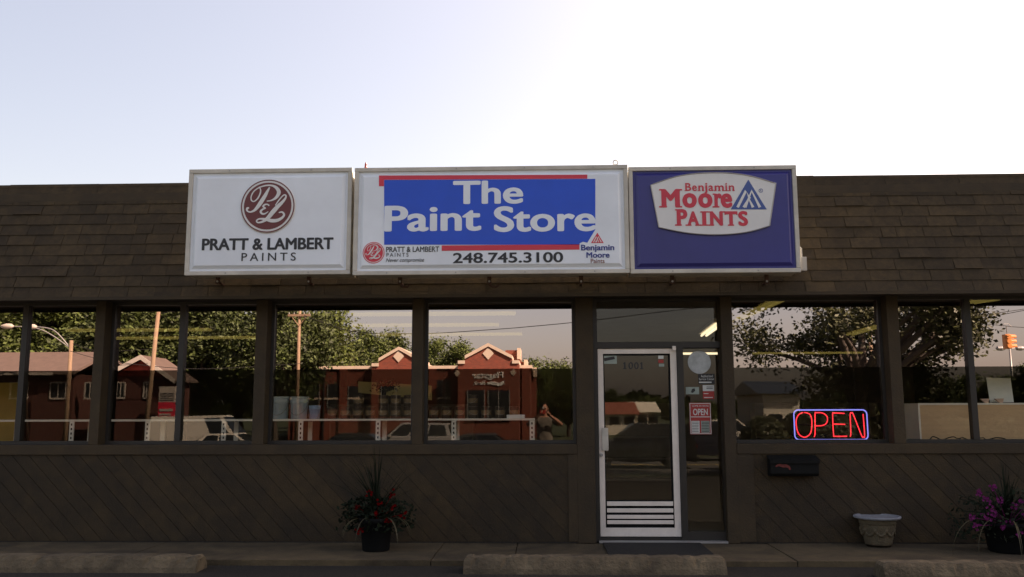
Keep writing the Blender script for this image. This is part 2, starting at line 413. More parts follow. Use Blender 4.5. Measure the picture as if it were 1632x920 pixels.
# mansard: backing slope plus individual shingle tabs laid in courses
b0 = Vector((0, -.58, ZF)); b1 = Vector((0, .02, ZT)); sv = (b1-b0); SL = sv.length; sv.normalize(); nv = Vector((0, -sv.z, sv.y))
mb = MB(); mb.prism([(XL-.1, -.57, ZF+.01), (XL-.1, .02, ZT-.02), (XL-.1, .08, ZT-.02), (XL-.1, -.50, ZF+.01)], (XR-XL+.2, 0, 0))
mans = mb.build('mansard', M_SHINGLE, shop)
mb = MB(); rnd = random.Random(11); NC = 11; ce = SL/NC
for c in range(NC):
    x = XL-.1-rnd.uniform(0, .3)
    off = nv*.004
    drift = rnd.uniform(-.003, .003)
    while x < XR+.1:
        w = rnd.choice((.30, .31, .32, .33)) if rnd.random() > .15 else rnd.uniform(.16, .24)
        g = rnd.uniform(.003, .007)
        jl, jr = rnd.uniform(-.003, .003), rnd.uniform(-.003, .003)
        lo = c*ce+drift+rnd.uniform(-.003, .003); hi = (c+1)*ce+.012
        th0, th1 = .009+rnd.uniform(0, .007)+(.010 if rnd.random() < .06 else 0), .004
        P = []
        for (xx, s_, h_) in ((x+jl, lo, 0), (x+w-g+jr, lo, 0), (x+w-g, hi, 0), (x, hi, 0), (x+jl, lo, th0), (x+w-g+jr, lo, th0), (x+w-g, hi, th1), (x, hi, th1)):
            q = b0+sv*s_+nv*(h_+.001); P.append(mb.bm.verts.new((xx, q.y, q.z)))
        for f in ((4, 5, 6, 7), (0, 1, 5, 4), (1, 2, 6, 5), (3, 0, 4, 7)): mb.bm.faces.new([P[i] for i in f])
        x += w
mb.build('shingles', M_SHINGLE, mans)
mb = MB(); x = XL-.1                         # ridge caps with an uneven edge
while x < XR+.1:
    w = rnd.uniform(.7, 1.1); h = rnd.uniform(0, .012)
    q0 = b0+sv*(SL-.17); q1 = b0+sv*SL
    mb.prism([(x, q0.y-.022, q0.z+.005), (x, q1.y-.020, q1.z+.012+h), (x, q1.y+.3, q1.z+.02+h), (x, q1.y+.3, q1.z-.01), (x, q1.y, q1.z-.01), (x, q0.y-.012, q0.z)], (w-.004, 0, 0)); x += w
mb.build('ridge_cap', M_SHINGLE, mans)
mb = MB(); mb.box(XL-.1, XR+.1, -.60, -.575, ZF-.022, ZF+.012); mb.build('drip_edge', M_TRIM, mans)

# posts
def post(px0, px1, z0=None, name='post', m=M_TRIM, y0=FRONT-.012, y1=.05):
    mb = MB(); mb.box(X(px0, FRONT), X(px1, FRONT), y0, y1, ZTRT if z0 is None else z0, ZH-.001, .006); return mb.build(name, m, shop)
for a, b in ((148, 163.5), (405.5, 424), (657.5, 674), (1418, 1437)): post(a, b)
post(918, 946, 0); post(1151, 1169.5, 0)
XPL = [X(-330, FRONT), X(1860, FRONT)]
for xx in XPL:
    mb = MB(); mb.box(xx, xx+.13, FRONT-.012, .05, ZTRT, ZH-.001, .006); mb.build('post', M_TRIM, shop)
XD0, XD1 = X(946, FRONT), X(1151, FRONT)     # door bay between the two full posts
XW0, XW1 = X(918, FRONT), X(1169.5, FRONT)
def planks(x0, x1, z0, z1, ang, name):
    """boards laid on the slant with real grooves, cut to the panel"""
    mb = MB(); d = Vector((math.cos(ang), -math.sin(ang))); n = Vector((math.sin(ang), math.cos(ang))); w = .140; g = .005
    def clip(poly, ax, lim, keep_less):
        out = []
        for i in range(len(poly)):
            a, b = poly[i], poly[(i+1) % len(poly)]; ina = (a[ax] <= lim) == keep_less; inb = (b[ax] <= lim) == keep_less
            if ina: out.append(a)
            if ina != inb:
                t = (lim-a[ax])/(b[ax]-a[ax]); out.append(a+(b-a)*t)
        return out
    o0 = Vector((x0, z0)); c = [(Vector((a, b))-o0).dot(n) for a in (x0, x1) for b in (z0, z1)]
    k0, k1 = min(c), max(c); k = k0
    while k < k1:
        p = o0+n*k; P = [p-d*30, p+d*30, p+d*30+n*(w-g), p-d*30+n*(w-g)]
        for ax, lim, less in ((0, x0, False), (0, x1, True), (1, z0, False), (1, z1, True)):
            P = clip(P, ax, lim, less)
            if len(P) < 3: break
        if len(P) >= 3: 
            try: mb.prism([(q.x, FRONT+.012, q.y) for q in P], (0, -.012, 0))
            except ValueError: pass
        k += w
    return mb.build(name, M_SIDING, shop)
def lower_wall(x0, x1, px_trim=None):
    mb = MB(); mb.box(x0, x1, FRONT+.012, -.02, 0, ZTRB); mb.build('wall_backing', M_DARKTRIM, shop)
    planks(x0+.001, x1-.001, .015, ZTRB-.004, R(46), 'siding')
    mb = MB(); mb.box(x0, x1, FRONT-.02, .03, ZTRB, ZTRT, .006); mb.build('sill_board', M_TRIM, shop)
    mb = MB(); mb.box(x0, x1, -.05, .05, ZTRT, ZSILL, .003); mb.build('window_sill', M_DARKTRIM, shop)
lower_wall(XL, XW0-.001); lower_wall(XW1+.001, XR)
mb = MB(); mb.box(XW0-.0, XW0-.10, FRONT-.010, FRONT, .02, ZTRB-.003); mb.build('corner_board', M_TRIM, shop)
mb = MB(); mb.box(XW1, X(1203, FRONT, 800), FRONT-.010, FRONT, .02, ZTRB-.003); mb.build('corner_board', M_TRIM, shop)
for q0, q1 in ((XL-.02, XL-.001), (XR+.001, XR+.02)): mb = MB(); mb.box(q0, q1, FRONT, .2, 0, ZF); mb.build('end_wall', M_TRIM, shop)

# windows: frame, plain pane below and a mirrored film strip on the upper part
def window(x0, x1, mull=None):
    fr = MB(); t = .035
    for a, b, c, d in ((x0, x1, ZSILL, ZSILL+t), (x0, x1, ZH-t, ZH-.002), (x0, x0+t, ZSILL+t, ZH-t), (x1-t, x1, ZSILL+t, ZH-t)):
        fr.box(a, b, -.03, .03, c, d)
    if mull: fr.box(mull-.033, mull+.033, -.045, .04, ZSILL+t, ZH-t)
    w = fr.build('window', M_DARKTRIM, shop)
    spans = [(x0+t, x1-t)] if not mull else [(x0+t, mull-.033), (mull+.033, x1-t)]
    for a, b in spans:
        p = MB(); p.poly([(a, 0, ZSILL+t), (b, 0, ZSILL+t), (b, 0, ZFILM), (a, 0, ZFILM)]); p.build('pane', G_PLAIN, w, recalc=False)
        p = MB(); p.poly([(a, 0, ZFILM), (b, 0, ZFILM), (b, 0, ZH-t), (a, 0, ZH-t)]); p.build('mirror_film', G_FILM, w, recalc=False)
    return w
def XF(px): return X(px, FRONT)
window(XPL[0]+.13, XF(148), X(38, 0))
window(XF(163.5), XF(405.5), X(289.5, 0))
window(XF(424), XF(657.5)); window(XF(674), XF(918))
window(XF(1169.5), XF(1418)); window(XF(1437), XPL[1], X(1546, 0))
window(XL+.2, XPL[0]); window(XPL[1]+.13, XR-.2)

# door bay: dark frame, transom, sidelight, silver door
YD = -.05
dz0, dz1 = Z(855, YD, 1020), Z(556, YD, 1015)
dx0, dx1 = X(953.5, YD, 650), X(1080, YD, 650)
ztb, ztt = Z(546, 0, 1040), ZH-.002
mb = MB()
mb.box(XD0, dx0-.004, -.10, .05, .0, ztt); mb.box(dx0-.004, XD1, -.10, .05, dz1+.006, ztb)
slx0, slx1 = X(1089, 0, 650), X(1148, 0, 650)
mb.box(dx1+.004, slx0, -.10, .05, .0, dz1+.006); mb.box(slx1, XD1, -.10, .05, 0, dz1+.006)
slz0 = Z(846, 0, 1120)
mb.box(slx0, slx1, -.10, .05, 0, slz0); mb.box(dx0-.004, dx1+.004, -.08, .05, 0, dz0-.008)
mb.box(XD0+.0, XD1, -.03, .05, ztt-.03, ztt)
dfr = mb.build('door_frame', M_DARKTRIM, shop)
mb = MB(); mb.box(dx0-.02, XD1, -.19, -.10, .0, .022, .004); mb.build('threshold', M_GREYM, dfr)
tr = MB(); tr.poly([(dx0-.004, 0, ztb), (XD1, 0, ztb), (XD1, 0, ztt-.03), (dx0-.004, 0, ztt-.03)]); tr.build('transom', G_PLAIN, dfr, recalc=False)
sl = MB(); sl.poly([(slx0, 0, slz0), (slx1, 0, slz0), (slx1, 0, dz1+.006), (slx0, 0, dz1+.006)]); side = sl.build('sidelight', G_PLAIN, shop, recalc=False)
mb = MB(); st = .062; sb = .095
mb.box(dx0, dx0+st, YD-.022, YD+.022, dz0, dz1, .003); mb.box(dx1-st-.01, dx1, YD-.022, YD+.022, dz0, dz1, .003)
mb.box(dx0+st, dx1-st-.01, YD-.020, YD+.020, dz1-.058, dz1, .003); mb.box(dx0+st, dx1-st-.01, YD-.020, YD+.020, dz0, dz0+sb, .003)
door = mb.build('door', M_ALU, shop)
gx0, gx1 = dx0+st, dx1-st-.01
mb = MB(); mb.poly([(gx0, YD, dz0+sb), (gx1, YD, dz0+sb), (gx1, YD, dz1-.058), (gx0, YD, dz1-.058)]); mb.build('pane', G_PLAIN, door, recalc=False)
mb = MB()                                    # dark glazing gasket
for a, b, c, d in ((gx0, gx1, dz0+sb, dz0+sb+.03), (gx0, gx1, dz1-.078, dz1-.058), (gx0, gx0+.012, dz0+sb, dz1-.058), (gx1-.022, gx1, dz0+sb, dz1-.058)):
    mb.box(a, b, YD-.012, YD-.002, c, d)
mb.build('gasket', M_BLACK, door)
mb = MB()
for pt, pb in ((799, 806), (810, 816.5), (820.5, 826.5), (829, 835)):
    mb.box(gx0+.015, gx1-.012, YD-.032, YD-.014, Z(pb, YD, 1020), Z(pt, YD, 1020), .003)
mb.build('kick_bar', M_ALU, door)
mb = MB(); mb.box(gx0+.013, gx1-.023, YD-.009, YD-.006, dz0+sb+.031, Z(797, YD, 1020)); mb.build('kick_plate', M_BLACK, door)
mb = MB(); mb.box(X(959, YD, 700), X(969, YD, 700), YD-.06, YD-.045, Z(718, YD, 963), Z(682, YD, 963), .004)
for q in (690, 711): mb.tube([(X(964, YD, 700), YD-.045, Z(q, YD, 963)), (X(962, YD, 700), YD-.015, Z(q, YD, 963))], .008)
mb.build('pull_handle', M_ALUDIRTY, door)
mb = MB(); mb.lathe([(.012, -.01), (.02, -.008), (.02, .01)], (X(957.6, YD, 700), YD-.03, Z(725, YD, 957)), 16, axis='y'); mb.build('lock', M_GREYM, door)
mb = MB(); mb.box(X(1071, -.1, 556), X(1076.5, -.1, 556), -.14, -.10, Z(559, -.1, 1073), Z(552, -.1, 1073), .003); mb.build('sensor_box', M_ALU, dfr)
YS = YD-.004
mb = MB()
for ch, a, b in (('0', 1001.5, 1009, ), ('0', 1010.5, 1018)): ptext(mb, ch, a, b, 577.5, 588.5, YS, bold=.02)
for a in (994.5, 1021.5):
    prect(mb, a, a+2.4, 577.5, 588.5, YS); prect(mb, a-1.6, a+4, 587.2, 588.5, YS, .0034); ppoly(mb, [(a-1.6, 580.2), (a, 577.6), (a+.6, 578.8), (a-.6, 580.8)], YS, .0032)
mb.build('house_number', M_INK, door)
mb = MB(); prect(mb, 961.5, 983, 566.5, 580, YS); s1 = mb.build('sticker', M_STKG, door)
mb = MB(); ppoly(mb, [(962.5, 571), (979, 568), (980, 572.5), (963.5, 576)], YS-.004, .001); mb.build('sticker_print', M_STKD, s1)
mb = MB(); prect(mb, 1049, 1057.5, 567, 572, YS); mb.build('sticker', M_STK, door)
mb = MB(); prect(mb, 1049, 1057.5, 573.5, 578.5, YS); mb.build('sticker', M_STKR, door)
mb = MB(); prect(mb, 1050, 1058.5, 580, 584.5, YS); mb.build('sticker', M_STKG, door)
YG = -.004
c = at(1114.5, 577.5, YG); mb = MB(); mb.lathe([(.001, -.003), (.130, -.003), (.132, 0)], (c.x, YG, c.z), 40, axis='y'); mb.build('silver_disc', M_DISC, side)
mb = MB(); prect(mb, 1113, 1139, 596, 612.5, YG); s = mb.build('sticker', M_STKD, side)
mb = MB(); ptext(mb, 'Authorized', 1117, 1136, 597.5, 601.5, YG-.004, t=.001); ptext(mb, 'Service Center', 1114, 1138.5, 602.5, 606, YG-.004, t=.001); prect(mb, 1114, 1134, 608.5, 610.5, YG-.004, .001)
mb.build('sticker_print', M_STK, s)
mb = MB(); prect(mb, 1093, 1114, 617, 628.5, YG); s = mb.build('sticker', M_STKG, side)
mb = MB(); ppoly(mb, [(1101, 625.5), (1103, 620), (1107, 619), (1108, 623), (1104, 626.5)], YG-.004, .001); mb.build('sticker_print', M_STKD, s)
mb = MB(); prect(mb, 1120, 1138, 614, 636, YG); s = mb.build('sticker', M_STKR, side)
mb = MB(); prect(mb, 1120, 1138, 614, 623.5, YG-.004, .001); prect(mb, 1121.5, 1129, 627, 628, YG-.004, .001); prect(mb, 1122, 1136, 633, 634.3, YG-.004, .001); mb.build('sticker_print', M_STK, s)
mb = MB(); prect(mb, 1126, 1136, 616.5, 617.4, YG-.006, .001); prect(mb, 1126, 1136, 619, 620, YG-.006, .001); mb.build('sticker_print', M_STKD, s)
# red opening-hours card
hx0, hx1, hz0, hz1 = X(1099, YG, 668), X(1133.5, YG, 668), Z(692.5, YG, 1116), Z(642, YG, 1116)
hours = thing('hours_sign', 'red and white opening hours card stuck on the narrow pane beside the door', 'sign', ((hx0+hx1)/2, YG, hz0))
mb = MB(); mb.box(hx0, hx1, YG-.004, YG, hz0, hz1, .002); mb.build('card', M_STKR, hours)
mb = MB()
for a, b, c, d in ((hx0+.004, hx1-.004, hz1-.012, hz1-.005), (hx0+.004, hx1-.004, hz0+.005, hz0+.012), (hx0+.004, hx0+.011, hz0+.012, hz1-.012), (hx1-.011, hx1-.004, hz0+.012, hz1-.012)): mb.box(a, b, YG-.0055, YG-.004, c, d)
ptext(mb, "COME IN WE'RE", 1103, 1129.5, 645.5, 648.5, YG-.004, t=.0015)
ptext(mb, 'OPEN', 1104.5, 1128, 651.5, 662, YG-.004, bold=.02, t=.0015)
prect(mb, 1100.5, 1132, 664, 665.2, YG-.004, .0015)
mb.build('lettering', M_STK, hours)
mb = MB(); prect(mb, 1102, 1115, 671, 690, YG-.004, .0015); mb.build('hours_panel', M_STK, hours)
mb = MB(); prect(mb, 1117.5, 1131, 671, 690, YG-.004, .0015); mb.build('hours_panel', M_STKG, hours)
mb = MB()
for q in range(7):
    prect(mb, 1103, 1113.5, 672.5+q*2.5, 673.3+q*2.5, YG-.0056, .0008); prect(mb, 1118.5, 1130, 672.5+q*2.5, 673.5+q*2.5, YG-.0056, .0008)
mb.build('hours_lines', M_STKD, hours)

# ------------------------------------------------------------------ the three sign cabinets
YSG = -.95
def cabinet(name, label, l, r, t, b, panel_mat, y0=YSG, fw=.045):
    """l,r,t,b in pixels of the outer frame on plane y0"""
    pc = (t+b)/2; pm = (l+r)/2
    x0, x1, z0, z1 = at(l, pc, y0).x, at(r, pc, y0).x, at(pm, b, y0).z, at(pm, t, y0).z
    g = thing(name, label, 'shop sign', ((x0+x1)/2, y0, z0), 0, 'sign cabinets on the mansard')
    mb = MB(); mb.box(x0+.012, x1-.012, y0+.03, y0+.34, z0+.012, z1-.012); mb.build('cabinet', M_ALUDIRTY, g)
    mb = MB()
    for (a, c, d, e) in ((x0, x1, z0, z0+fw), (x0, x1, z1-fw, z1), (x0, x0+fw, z0+fw, z1-fw), (x1-fw, x1, z0+fw, z1-fw)):
        mb.box(a, c, y0, y0+.05, d, e, .006)
    fr = mb.build('frame', M_ALUDIRTY, g)
    k = int((x1-x0)/.65)
    for i in range(k):
        for zz in (z0+fw*.5, z1-fw*.5):
            mb = MB(); mb.lathe([(.001, -.004), (.007, -.004), (.008, .0)], (x0+(x1-x0)*(i+.5)/k, y0, zz), 8, axis='y'); mb.build('screw', M_GREYM, fr)
    # moulded face: flat rim, bevelled step, raised middle
    a0, a1, c0, c1 = x0+fw, x1-fw, z0+fw, z1-fw; yb = y0+.022; yf = y0-.004
    e1, e2 = .024, .060
    L = [[(p, q, yy) for p, q in ((a0+e, c0+e), (a1-e, c0+e), (a1-e, c1-e), (a0+e, c1-e))] for e, yy in ((0, yb), (e1, yb), (e2, yf))]
    mb = MB(); V = [[mb.bm.verts.new((p, yy, q)) for p, q, yy in ring] for ring in L]
    for A, B in zip(V, V[1:]):
        for i in range(4): mb.bm.faces.new((A[i], A[(i+1) % 4], B[(i+1) % 4], B[i]))
    mb.bm.faces.new(V[-1]); p = mb.build('face_panel', panel_mat, g)
    return g, p, (x0, x1, z0, z1), yf
def script_logo(mb, cx, cz, r, Y):
    """calligraphic P, small e and L inside a disc of radius r; strokes in disc units"""
    S_ = [
     # P: stem with curl at the lower left, then the bowl with its big left loop
     ([(.06, .82), (-.03, .64), (-.12, .46), (-.23, .27), (-.34, .09), (-.46, -.08), (-.58, -.20), (-.75, -.26), (-.88, -.20), (-.88, -.10), (-.80, -.08)], [.05, .11, .15, .17, .17, .14, .10, .06, .07, .09, .06]),
     ([(-.40, .85), (-.33, .72), (-.34, .56), (-.43, .35), (-.58, .21), (-.70, .24), (-.73, .40), (-.64, .62), (-.42, .80), (-.10, .90), (.18, .89), (.38, .77), (.47, .58), (.36, .36), (.16, .24), (-.04, .21)], [.03, .05, .06, .06, .05, .05, .05, .05, .05, .06, .08, .14, .16, .12, .06, .04]),
     # small e
     ([(.07, .01), (-.02, .07), (-.13, .05), (-.19, -.03), (-.09, -.10), (-.21, -.15), (-.29, -.25), (-.22, -.34), (-.10, -.34), (.04, -.25)], [.07, .05, .07, .07, .05, .07, .09, .08, .06, .03]),
     # L
     ([(.34, .02), (.44, .18), (.56, .34), (.69, .47), (.78, .45), (.76, .32), (.62, .14), (.43, -.05), (.24, -.27), (.05, -.51), (-.17, -.68), (-.38, -.73), (-.45, -.65), (-.34, -.57), (-.10, -.58), (.18, -.65), (.44, -.64), (.66, -.52), (.73, -.38), (.64, -.28), (.50, -.30)], [.04, .05, .05, .05, .06, .08, .13, .17, .19, .16, .10, .06, .06, .06, .10, .15, .14, .10, .08, .07, .04]),
    ]
    for pts, wd in S_:
        p3 = smooth_path([(a, b, w) for (a, b), w in zip(pts, wd)], 7)
        ribbon(mb, [(cx+q.x*r, cz+q.y*r) for q in p3], [max(q.z, .02)*r for q in p3], Y)
def disc(mb, cx, cz, r, Y, t, n=56): mb.lathe([(.0005, -t), (r, -t), (r, 0)], (cx, Y, cz), n, axis='y')
def ring(mb, cx, cz, r0, r1, Y, t, n=56): mb.lathe([(r0, 0), (r0, -t), (r1, -t), (r1, 0)], (cx, Y, cz), n, axis='y', caps=False)

g, p, bx, yf = cabinet('shop_sign', 'white sign with maroon script roundel above dark capitals, left end of the sign row', 297.5, 559.5, 268.5, 438, M_PANELW)
Y0 = yf
c = at(427.3, 329, Y0); rr = (at(471.5, 329, Y0)-c).length
mb = MB(); mb.lathe([(.0005, -.014), (rr-.02, -.014), (rr, 0)], (c.x, Y0, c.z), 64, axis='y'); em = mb.build('roundel', M_BADGE, p)
mb = MB(); ring(mb, c.x, c.z, rr*.925, rr*.965, Y0-.012, .004); disc(mb, c.x, c.z, rr*.855, Y0-.014, .003); mb.build('roundel_disc', M_MAROON, p)
mb = MB(); script_logo(mb, c.x, c.z, rr*.83, Y0-.0172); mb.build('script_lettering', M_BADGE, p)
mb = MB(); ptext(mb, 'PRATT & LAMBERT', 322, 531.5, 379.5, 398.5, Y0, bold=.035); ptext(mb, 'PAINTS', 385, 471.5, 403, 416, Y0, bold=.004, space=1.45)
mb.build('lettering', M_INK, p)

g, p, bx, yf = cabinet('shop_sign', 'large white middle sign with blue block, white shop name and phone number', 563.5, 1002, 265, 437, M_PANELW, YSG-.02)
Y0 = yf
mb = MB(); ppoly(mb, [(604, 280), (936, 278.6), (936, 285), (612, 286.8), (612, 297), (604, 297)], Y0, .003); prect(mb, 704, 923.5, 390.5, 399, Y0, .003); mb.build('red_bar', M_RED, p)
mb = MB(); ppoly(mb, [(612.3, 287.2), (948.8, 285.4), (948.8, 366), (936, 387), (929, 385.5), (923.7, 388), (923.7, 390.2), (612.3, 390.2)], Y0, .003); mb.build('blue_block', M_BLUE, p)
mb = MB(); ptext(mb, 'The', 722, 834, 288, 325.5, Y0-.003, bold=.028, t=.002)
ptext(mb, 'Paint', 612.5, 767, 327.5, 369, Y0-.003, bold=.028, t=.002); ptext(mb, 'Store', 787, 949.5, 328, 369.5, Y0-.003, bold=.028, t=.002); mb.build('lettering', M_PANELW, p)
mb = MB(); ptext(mb, '248.745.3100', 722, 897.5, 402.5, 419, Y0, bold=.022)
ptext(mb, 'PRATT & LAMBERT', 615.5, 700, 393.3, 401.8, Y0, bold=.012); ptext(mb, 'PAINTS', 616, 651, 403.3, 409.4, Y0, space=1.4); ptext(mb, 'Never compromise', 615, 676, 411.5, 419.5, Y0, shear=.3); mb.build('lettering', M_INK, p)
c = at(595.5, 403, Y0); rr = (at(612.8, 403, Y0)-c).length
mb = MB(); disc(mb, c.x, c.z, rr, Y0, .003, 40); mb.build('roundel_disc', M_RED, p)
mb = MB(); ring(mb, c.x, c.z, rr*.87, rr*.93, Y0-.003, .002); script_logo(mb, c.x, c.z, rr*.80, Y0-.003); mb.build('script_lettering', M_BADGE, p)
def tri_emblem(mb1, mb2, apx, apy, bl, br, by, Y, t=.003):
    ppoly(mb1, [(apx, apy), (br, by), (bl, by)], Y, t)
    w, h = br-bl, by-apy
    def P(u, v): q = at(bl+u*w, by-v*h, Y-t); return (q.x, q.z)
    k = (at(br, by, Y).x-at(bl, by, Y).x)*.075
    for a in (((.19, .07), (.42, .62), (.53, .36)), ((.40, .07), (.58, .62), (.81, .07)), ((.36, .07), (.50, .36), (.62, .07))):
        ribbon(mb2, [P(*q) for q in a], k, Y-t, .002)
m1, m2 = MB(), MB(); tri_emblem(m1, m2, 952, 371, 942, 962, 387.5, Y0); m1.build('triangle_emblem', M_RED, p); m2.build('emblem_stripes', M_BADGE, p)
mb = MB(); ptext(mb, 'Benjamin', 926, 979, 390, 402, Y0, bold=.028); ptext(mb, 'Moore', 934.5, 971.5, 402, 411, Y0, bold=.028); mb.build('blue_lettering', mat('navy_print', (.02, .035, .22), .4, .05), p)
mb = MB(); ptext(mb, 'Paints', 941.5, 963.5, 412.5, 419.5, Y0, bold=.004); mb.build('brown_lettering', mat('brown_print', (.20, .06, .03), .4, .05), p)

g, p, bx, yf = cabinet('shop_sign', 'blue sign with white barrel shaped badge and red serif lettering, right end of the row', 1003, 1273, 264.5, 435, M_PANELB)
Y0 = yf
top = smooth_path([(1037, 295, 0), (1085, 280, 0), (1140, 275.5, 0), (1190, 279.5, 0), (1236.5, 292.5, 0)], 6); bot = smooth_path([(1226.5, 360, 0), (1190, 370, 0), (1145, 374, 0), (1098, 371.5, 0), (1050, 362.5, 0)], 6)
mb = MB(); ppoly(mb, [(q.x, q.y) for q in top+bot], Y0, .018); bad = mb.build('badge', M_BADGE, p)
mb = MB(); pts = [at(q.x, q.y, Y0-.018) for q in top+bot]; mb.tube(pts, .006, 6, close=True); mb.build('badge_rim', M_GREYM, p)
YB = Y0-.018
mb = MB()
for ch, a, b, t_, bt in (('M', 1054, 1083.5, 301.5, 331), ('o', 1087.5, 1110.5, 308, 331.5), ('o', 1112.5, 1135.5, 308, 331.5), ('r', 1138.5, 1150.5, 308.5, 331), ('e', 1148.5, 1167, 308.5, 331.5),
                         ('P', 1078.5, 1095.5, 333.5, 360), ('A', 1095.5, 1114, 337, 360), ('N', 1131.5, 1152, 337, 360), ('T', 1155.5, 1174.5, 337, 360), ('S', 1176.5, 1192, 336.5, 360.5)):
    ptext(mb, ch, a, b, t_, bt, YB, bold=.05)
prect(mb, 1119, 1125.5, 337, 360, YB)
for a, b, t_, bt in ((1050.5, 1063, 328.6, 331), (1077, 1087, 328.6, 331), (1050.5, 1059, 301.5, 303.8), (1079.5, 1087, 301.5, 303.8), (1135.6, 1146.5, 328.8, 331), (1135.8, 1140, 308.6, 310.6),
                     (1075.8, 1086.5, 357.8, 360), (1075.8, 1083, 333.5, 335.6), (1092.5, 1102, 358, 360), (1108, 1117, 358, 360), (1116, 1128.5, 358, 360), (1116, 1128.5, 337, 339), (1128.8, 1138, 358, 360), (1128.6, 1136, 337, 339), (1147.5, 1155.5, 337, 339), (1160, 1170, 358, 360), (1154.5, 1157, 337, 342.5), (1173, 1175.3, 337, 342.5)):
    prect(mb, a, b, t_, bt, YB, .0034)
for ch, a, b, t_, bt in (('B', 1092, 1101.5, 292, 304.5), ('e', 1103, 1110.5, 295.8, 304.7), ('n', 1113, 1121.5, 295.8, 304.5), ('j', 1122.5, 1127.5, 292, 308.5), ('a', 1129, 1137, 295.8, 304.7), ('m', 1139, 1153.5, 295.8, 304.5), ('i', 1156, 1158.8, 292, 304.5), ('n', 1161.5, 1170, 295.8, 304.5)):
    ptext(mb, ch, a, b, t_, bt, YB, bold=.02)
for a, b in ((1090.8, 1096), (1111.8, 1116.5), (1118.6, 1122.4), (1137.8, 1142), (1144, 1148.5), (1151, 1154.6), (1154.6, 1160), (1160.4, 1164.8), (1167.2, 1171)): prect(mb, a, b, 303.6, 304.6, YB, .0034)
mb.build('lettering', M_REDLET, p)
m1, m2 = MB(), MB(); tri_emblem(m1, m2, 1192.5, 286.5, 1164.5, 1222, 334, YB); m1.build('triangle_emblem', M_BLUEEMB, p); m2.build('emblem_stripes', M_BADGE, p)
mb = MB(); c = at(1212.5, 304, YB); ring(mb, c.x, c.z, .017, .022, YB, .002, 20); put_text(mb, 'R', c.x-.008, c.x+.009, c.z-.011, c.z+.011, YB, bold=.0, t=.002); mb.build('register_mark', M_BLUEEMB, p)

# brackets, eye bolt, lamp and junction box of the sign row
mountg = thing('sign_bracket', 'rusty steel bracket with curled end under the middle sign', 'bracket', at(640, 452, -.62), 0, 'steel brackets under the signs')
def bracket(px, curl, label, root=None):
    p0 = at(px, 438, -.70); zb = at(px, 458, -.62).z
    r = root or thing('sign_bracket', label, 'bracket', (p0.x, -.62, zb), 0, 'steel brackets under the signs')
    mb = MB(); mb.box(p0.x-.022, p0.x+.022, -.72, -.70, zb+.02, p0.z+.06, .003)
    if curl: mb.tube([(p0.x, -.71, zb+.02), (p0.x+.03, -.70, zb-.005), (p0.x+.08, -.69, zb-.005), (p0.x+.10, -.69, zb+.02)], .012, 8)
    mb.box(p0.x-.014, p0.x+.014, -.72, -.50, zb+.03, zb+.05, .003)
    mb.build('strap', M_RUST, r)
    mb = MB(); mb.lathe([(.001, -.008), (.012, -.008), (.012, .0)], (p0.x, -.72, zb+.05), 6, axis='y'); mb.build('bolt', M_GREYM, r)
bracket(638, True, '', mountg)
bracket(348, False, 'steel bracket under the white sign with the maroon roundel, near its left end')
bracket(493, False, 'steel bracket under the white roundel sign, near the large middle sign')
bracket(780, True, 'steel bracket under the phone number on the middle sign')
bracket(926, False, 'steel bracket under the right end of the large white middle sign')
bracket(1071, False, 'steel bracket under the blue sign, above the narrow pane beside the door')
bracket(1221, False, 'steel bracket under the blue sign, above the red neon sign window')
e = at(981, 265, -.82); mb = MB()
mb.tube([(e.x+.026*math.cos(a), e.y, e.z+.04+.026*math.sin(a)) for a in [2*math.pi*i/16 for i in range(16)]], .006, 6, close=True); mb.tube([(e.x, e.y, e.z-.05), (e.x, e.y, e.z+.016)], .006, 6)
tag(mb.build('eye_bolt', M_GREYM), 'small lifting ring standing on top edge of the middle sign', 'eye bolt')
e = at(583, 266, -.85); mb = MB(); mb.lathe([(.001, .052), (.008, .045), (.013, .02), (.013, 0), (.016, -.004), (.016, -.035)], e, 12)
tag(mb.build('marker_lamp', mat('red_lens', (.25, .03, .02), .3, .1), smooth=True), 'tiny red lamp standing on top left of middle sign', 'lamp')
jb = at(1280, 421, -.78)
mb = MB(); mb.box(jb.x-.03, jb.x+.035, -.80, -.70, jb.z-.075, jb.z+.075, .006)
mb.tube([(jb.x-.005, -.75, jb.z+.075), (jb.x-.005, -.75, jb.z+.17), (jb.x-.03, -.75, jb.z+.20), (jb.x-.03, -.75, jb.z+.28)], .010, 8)
mb.box(jb.x-.05, jb.x+.02, -.78, -.40, jb.z-.02, jb.z+.02)
tag(mb.build('junction_box', M_GREYM), 'grey electrical box with conduit at right edge of the blue sign', 'electrical box')

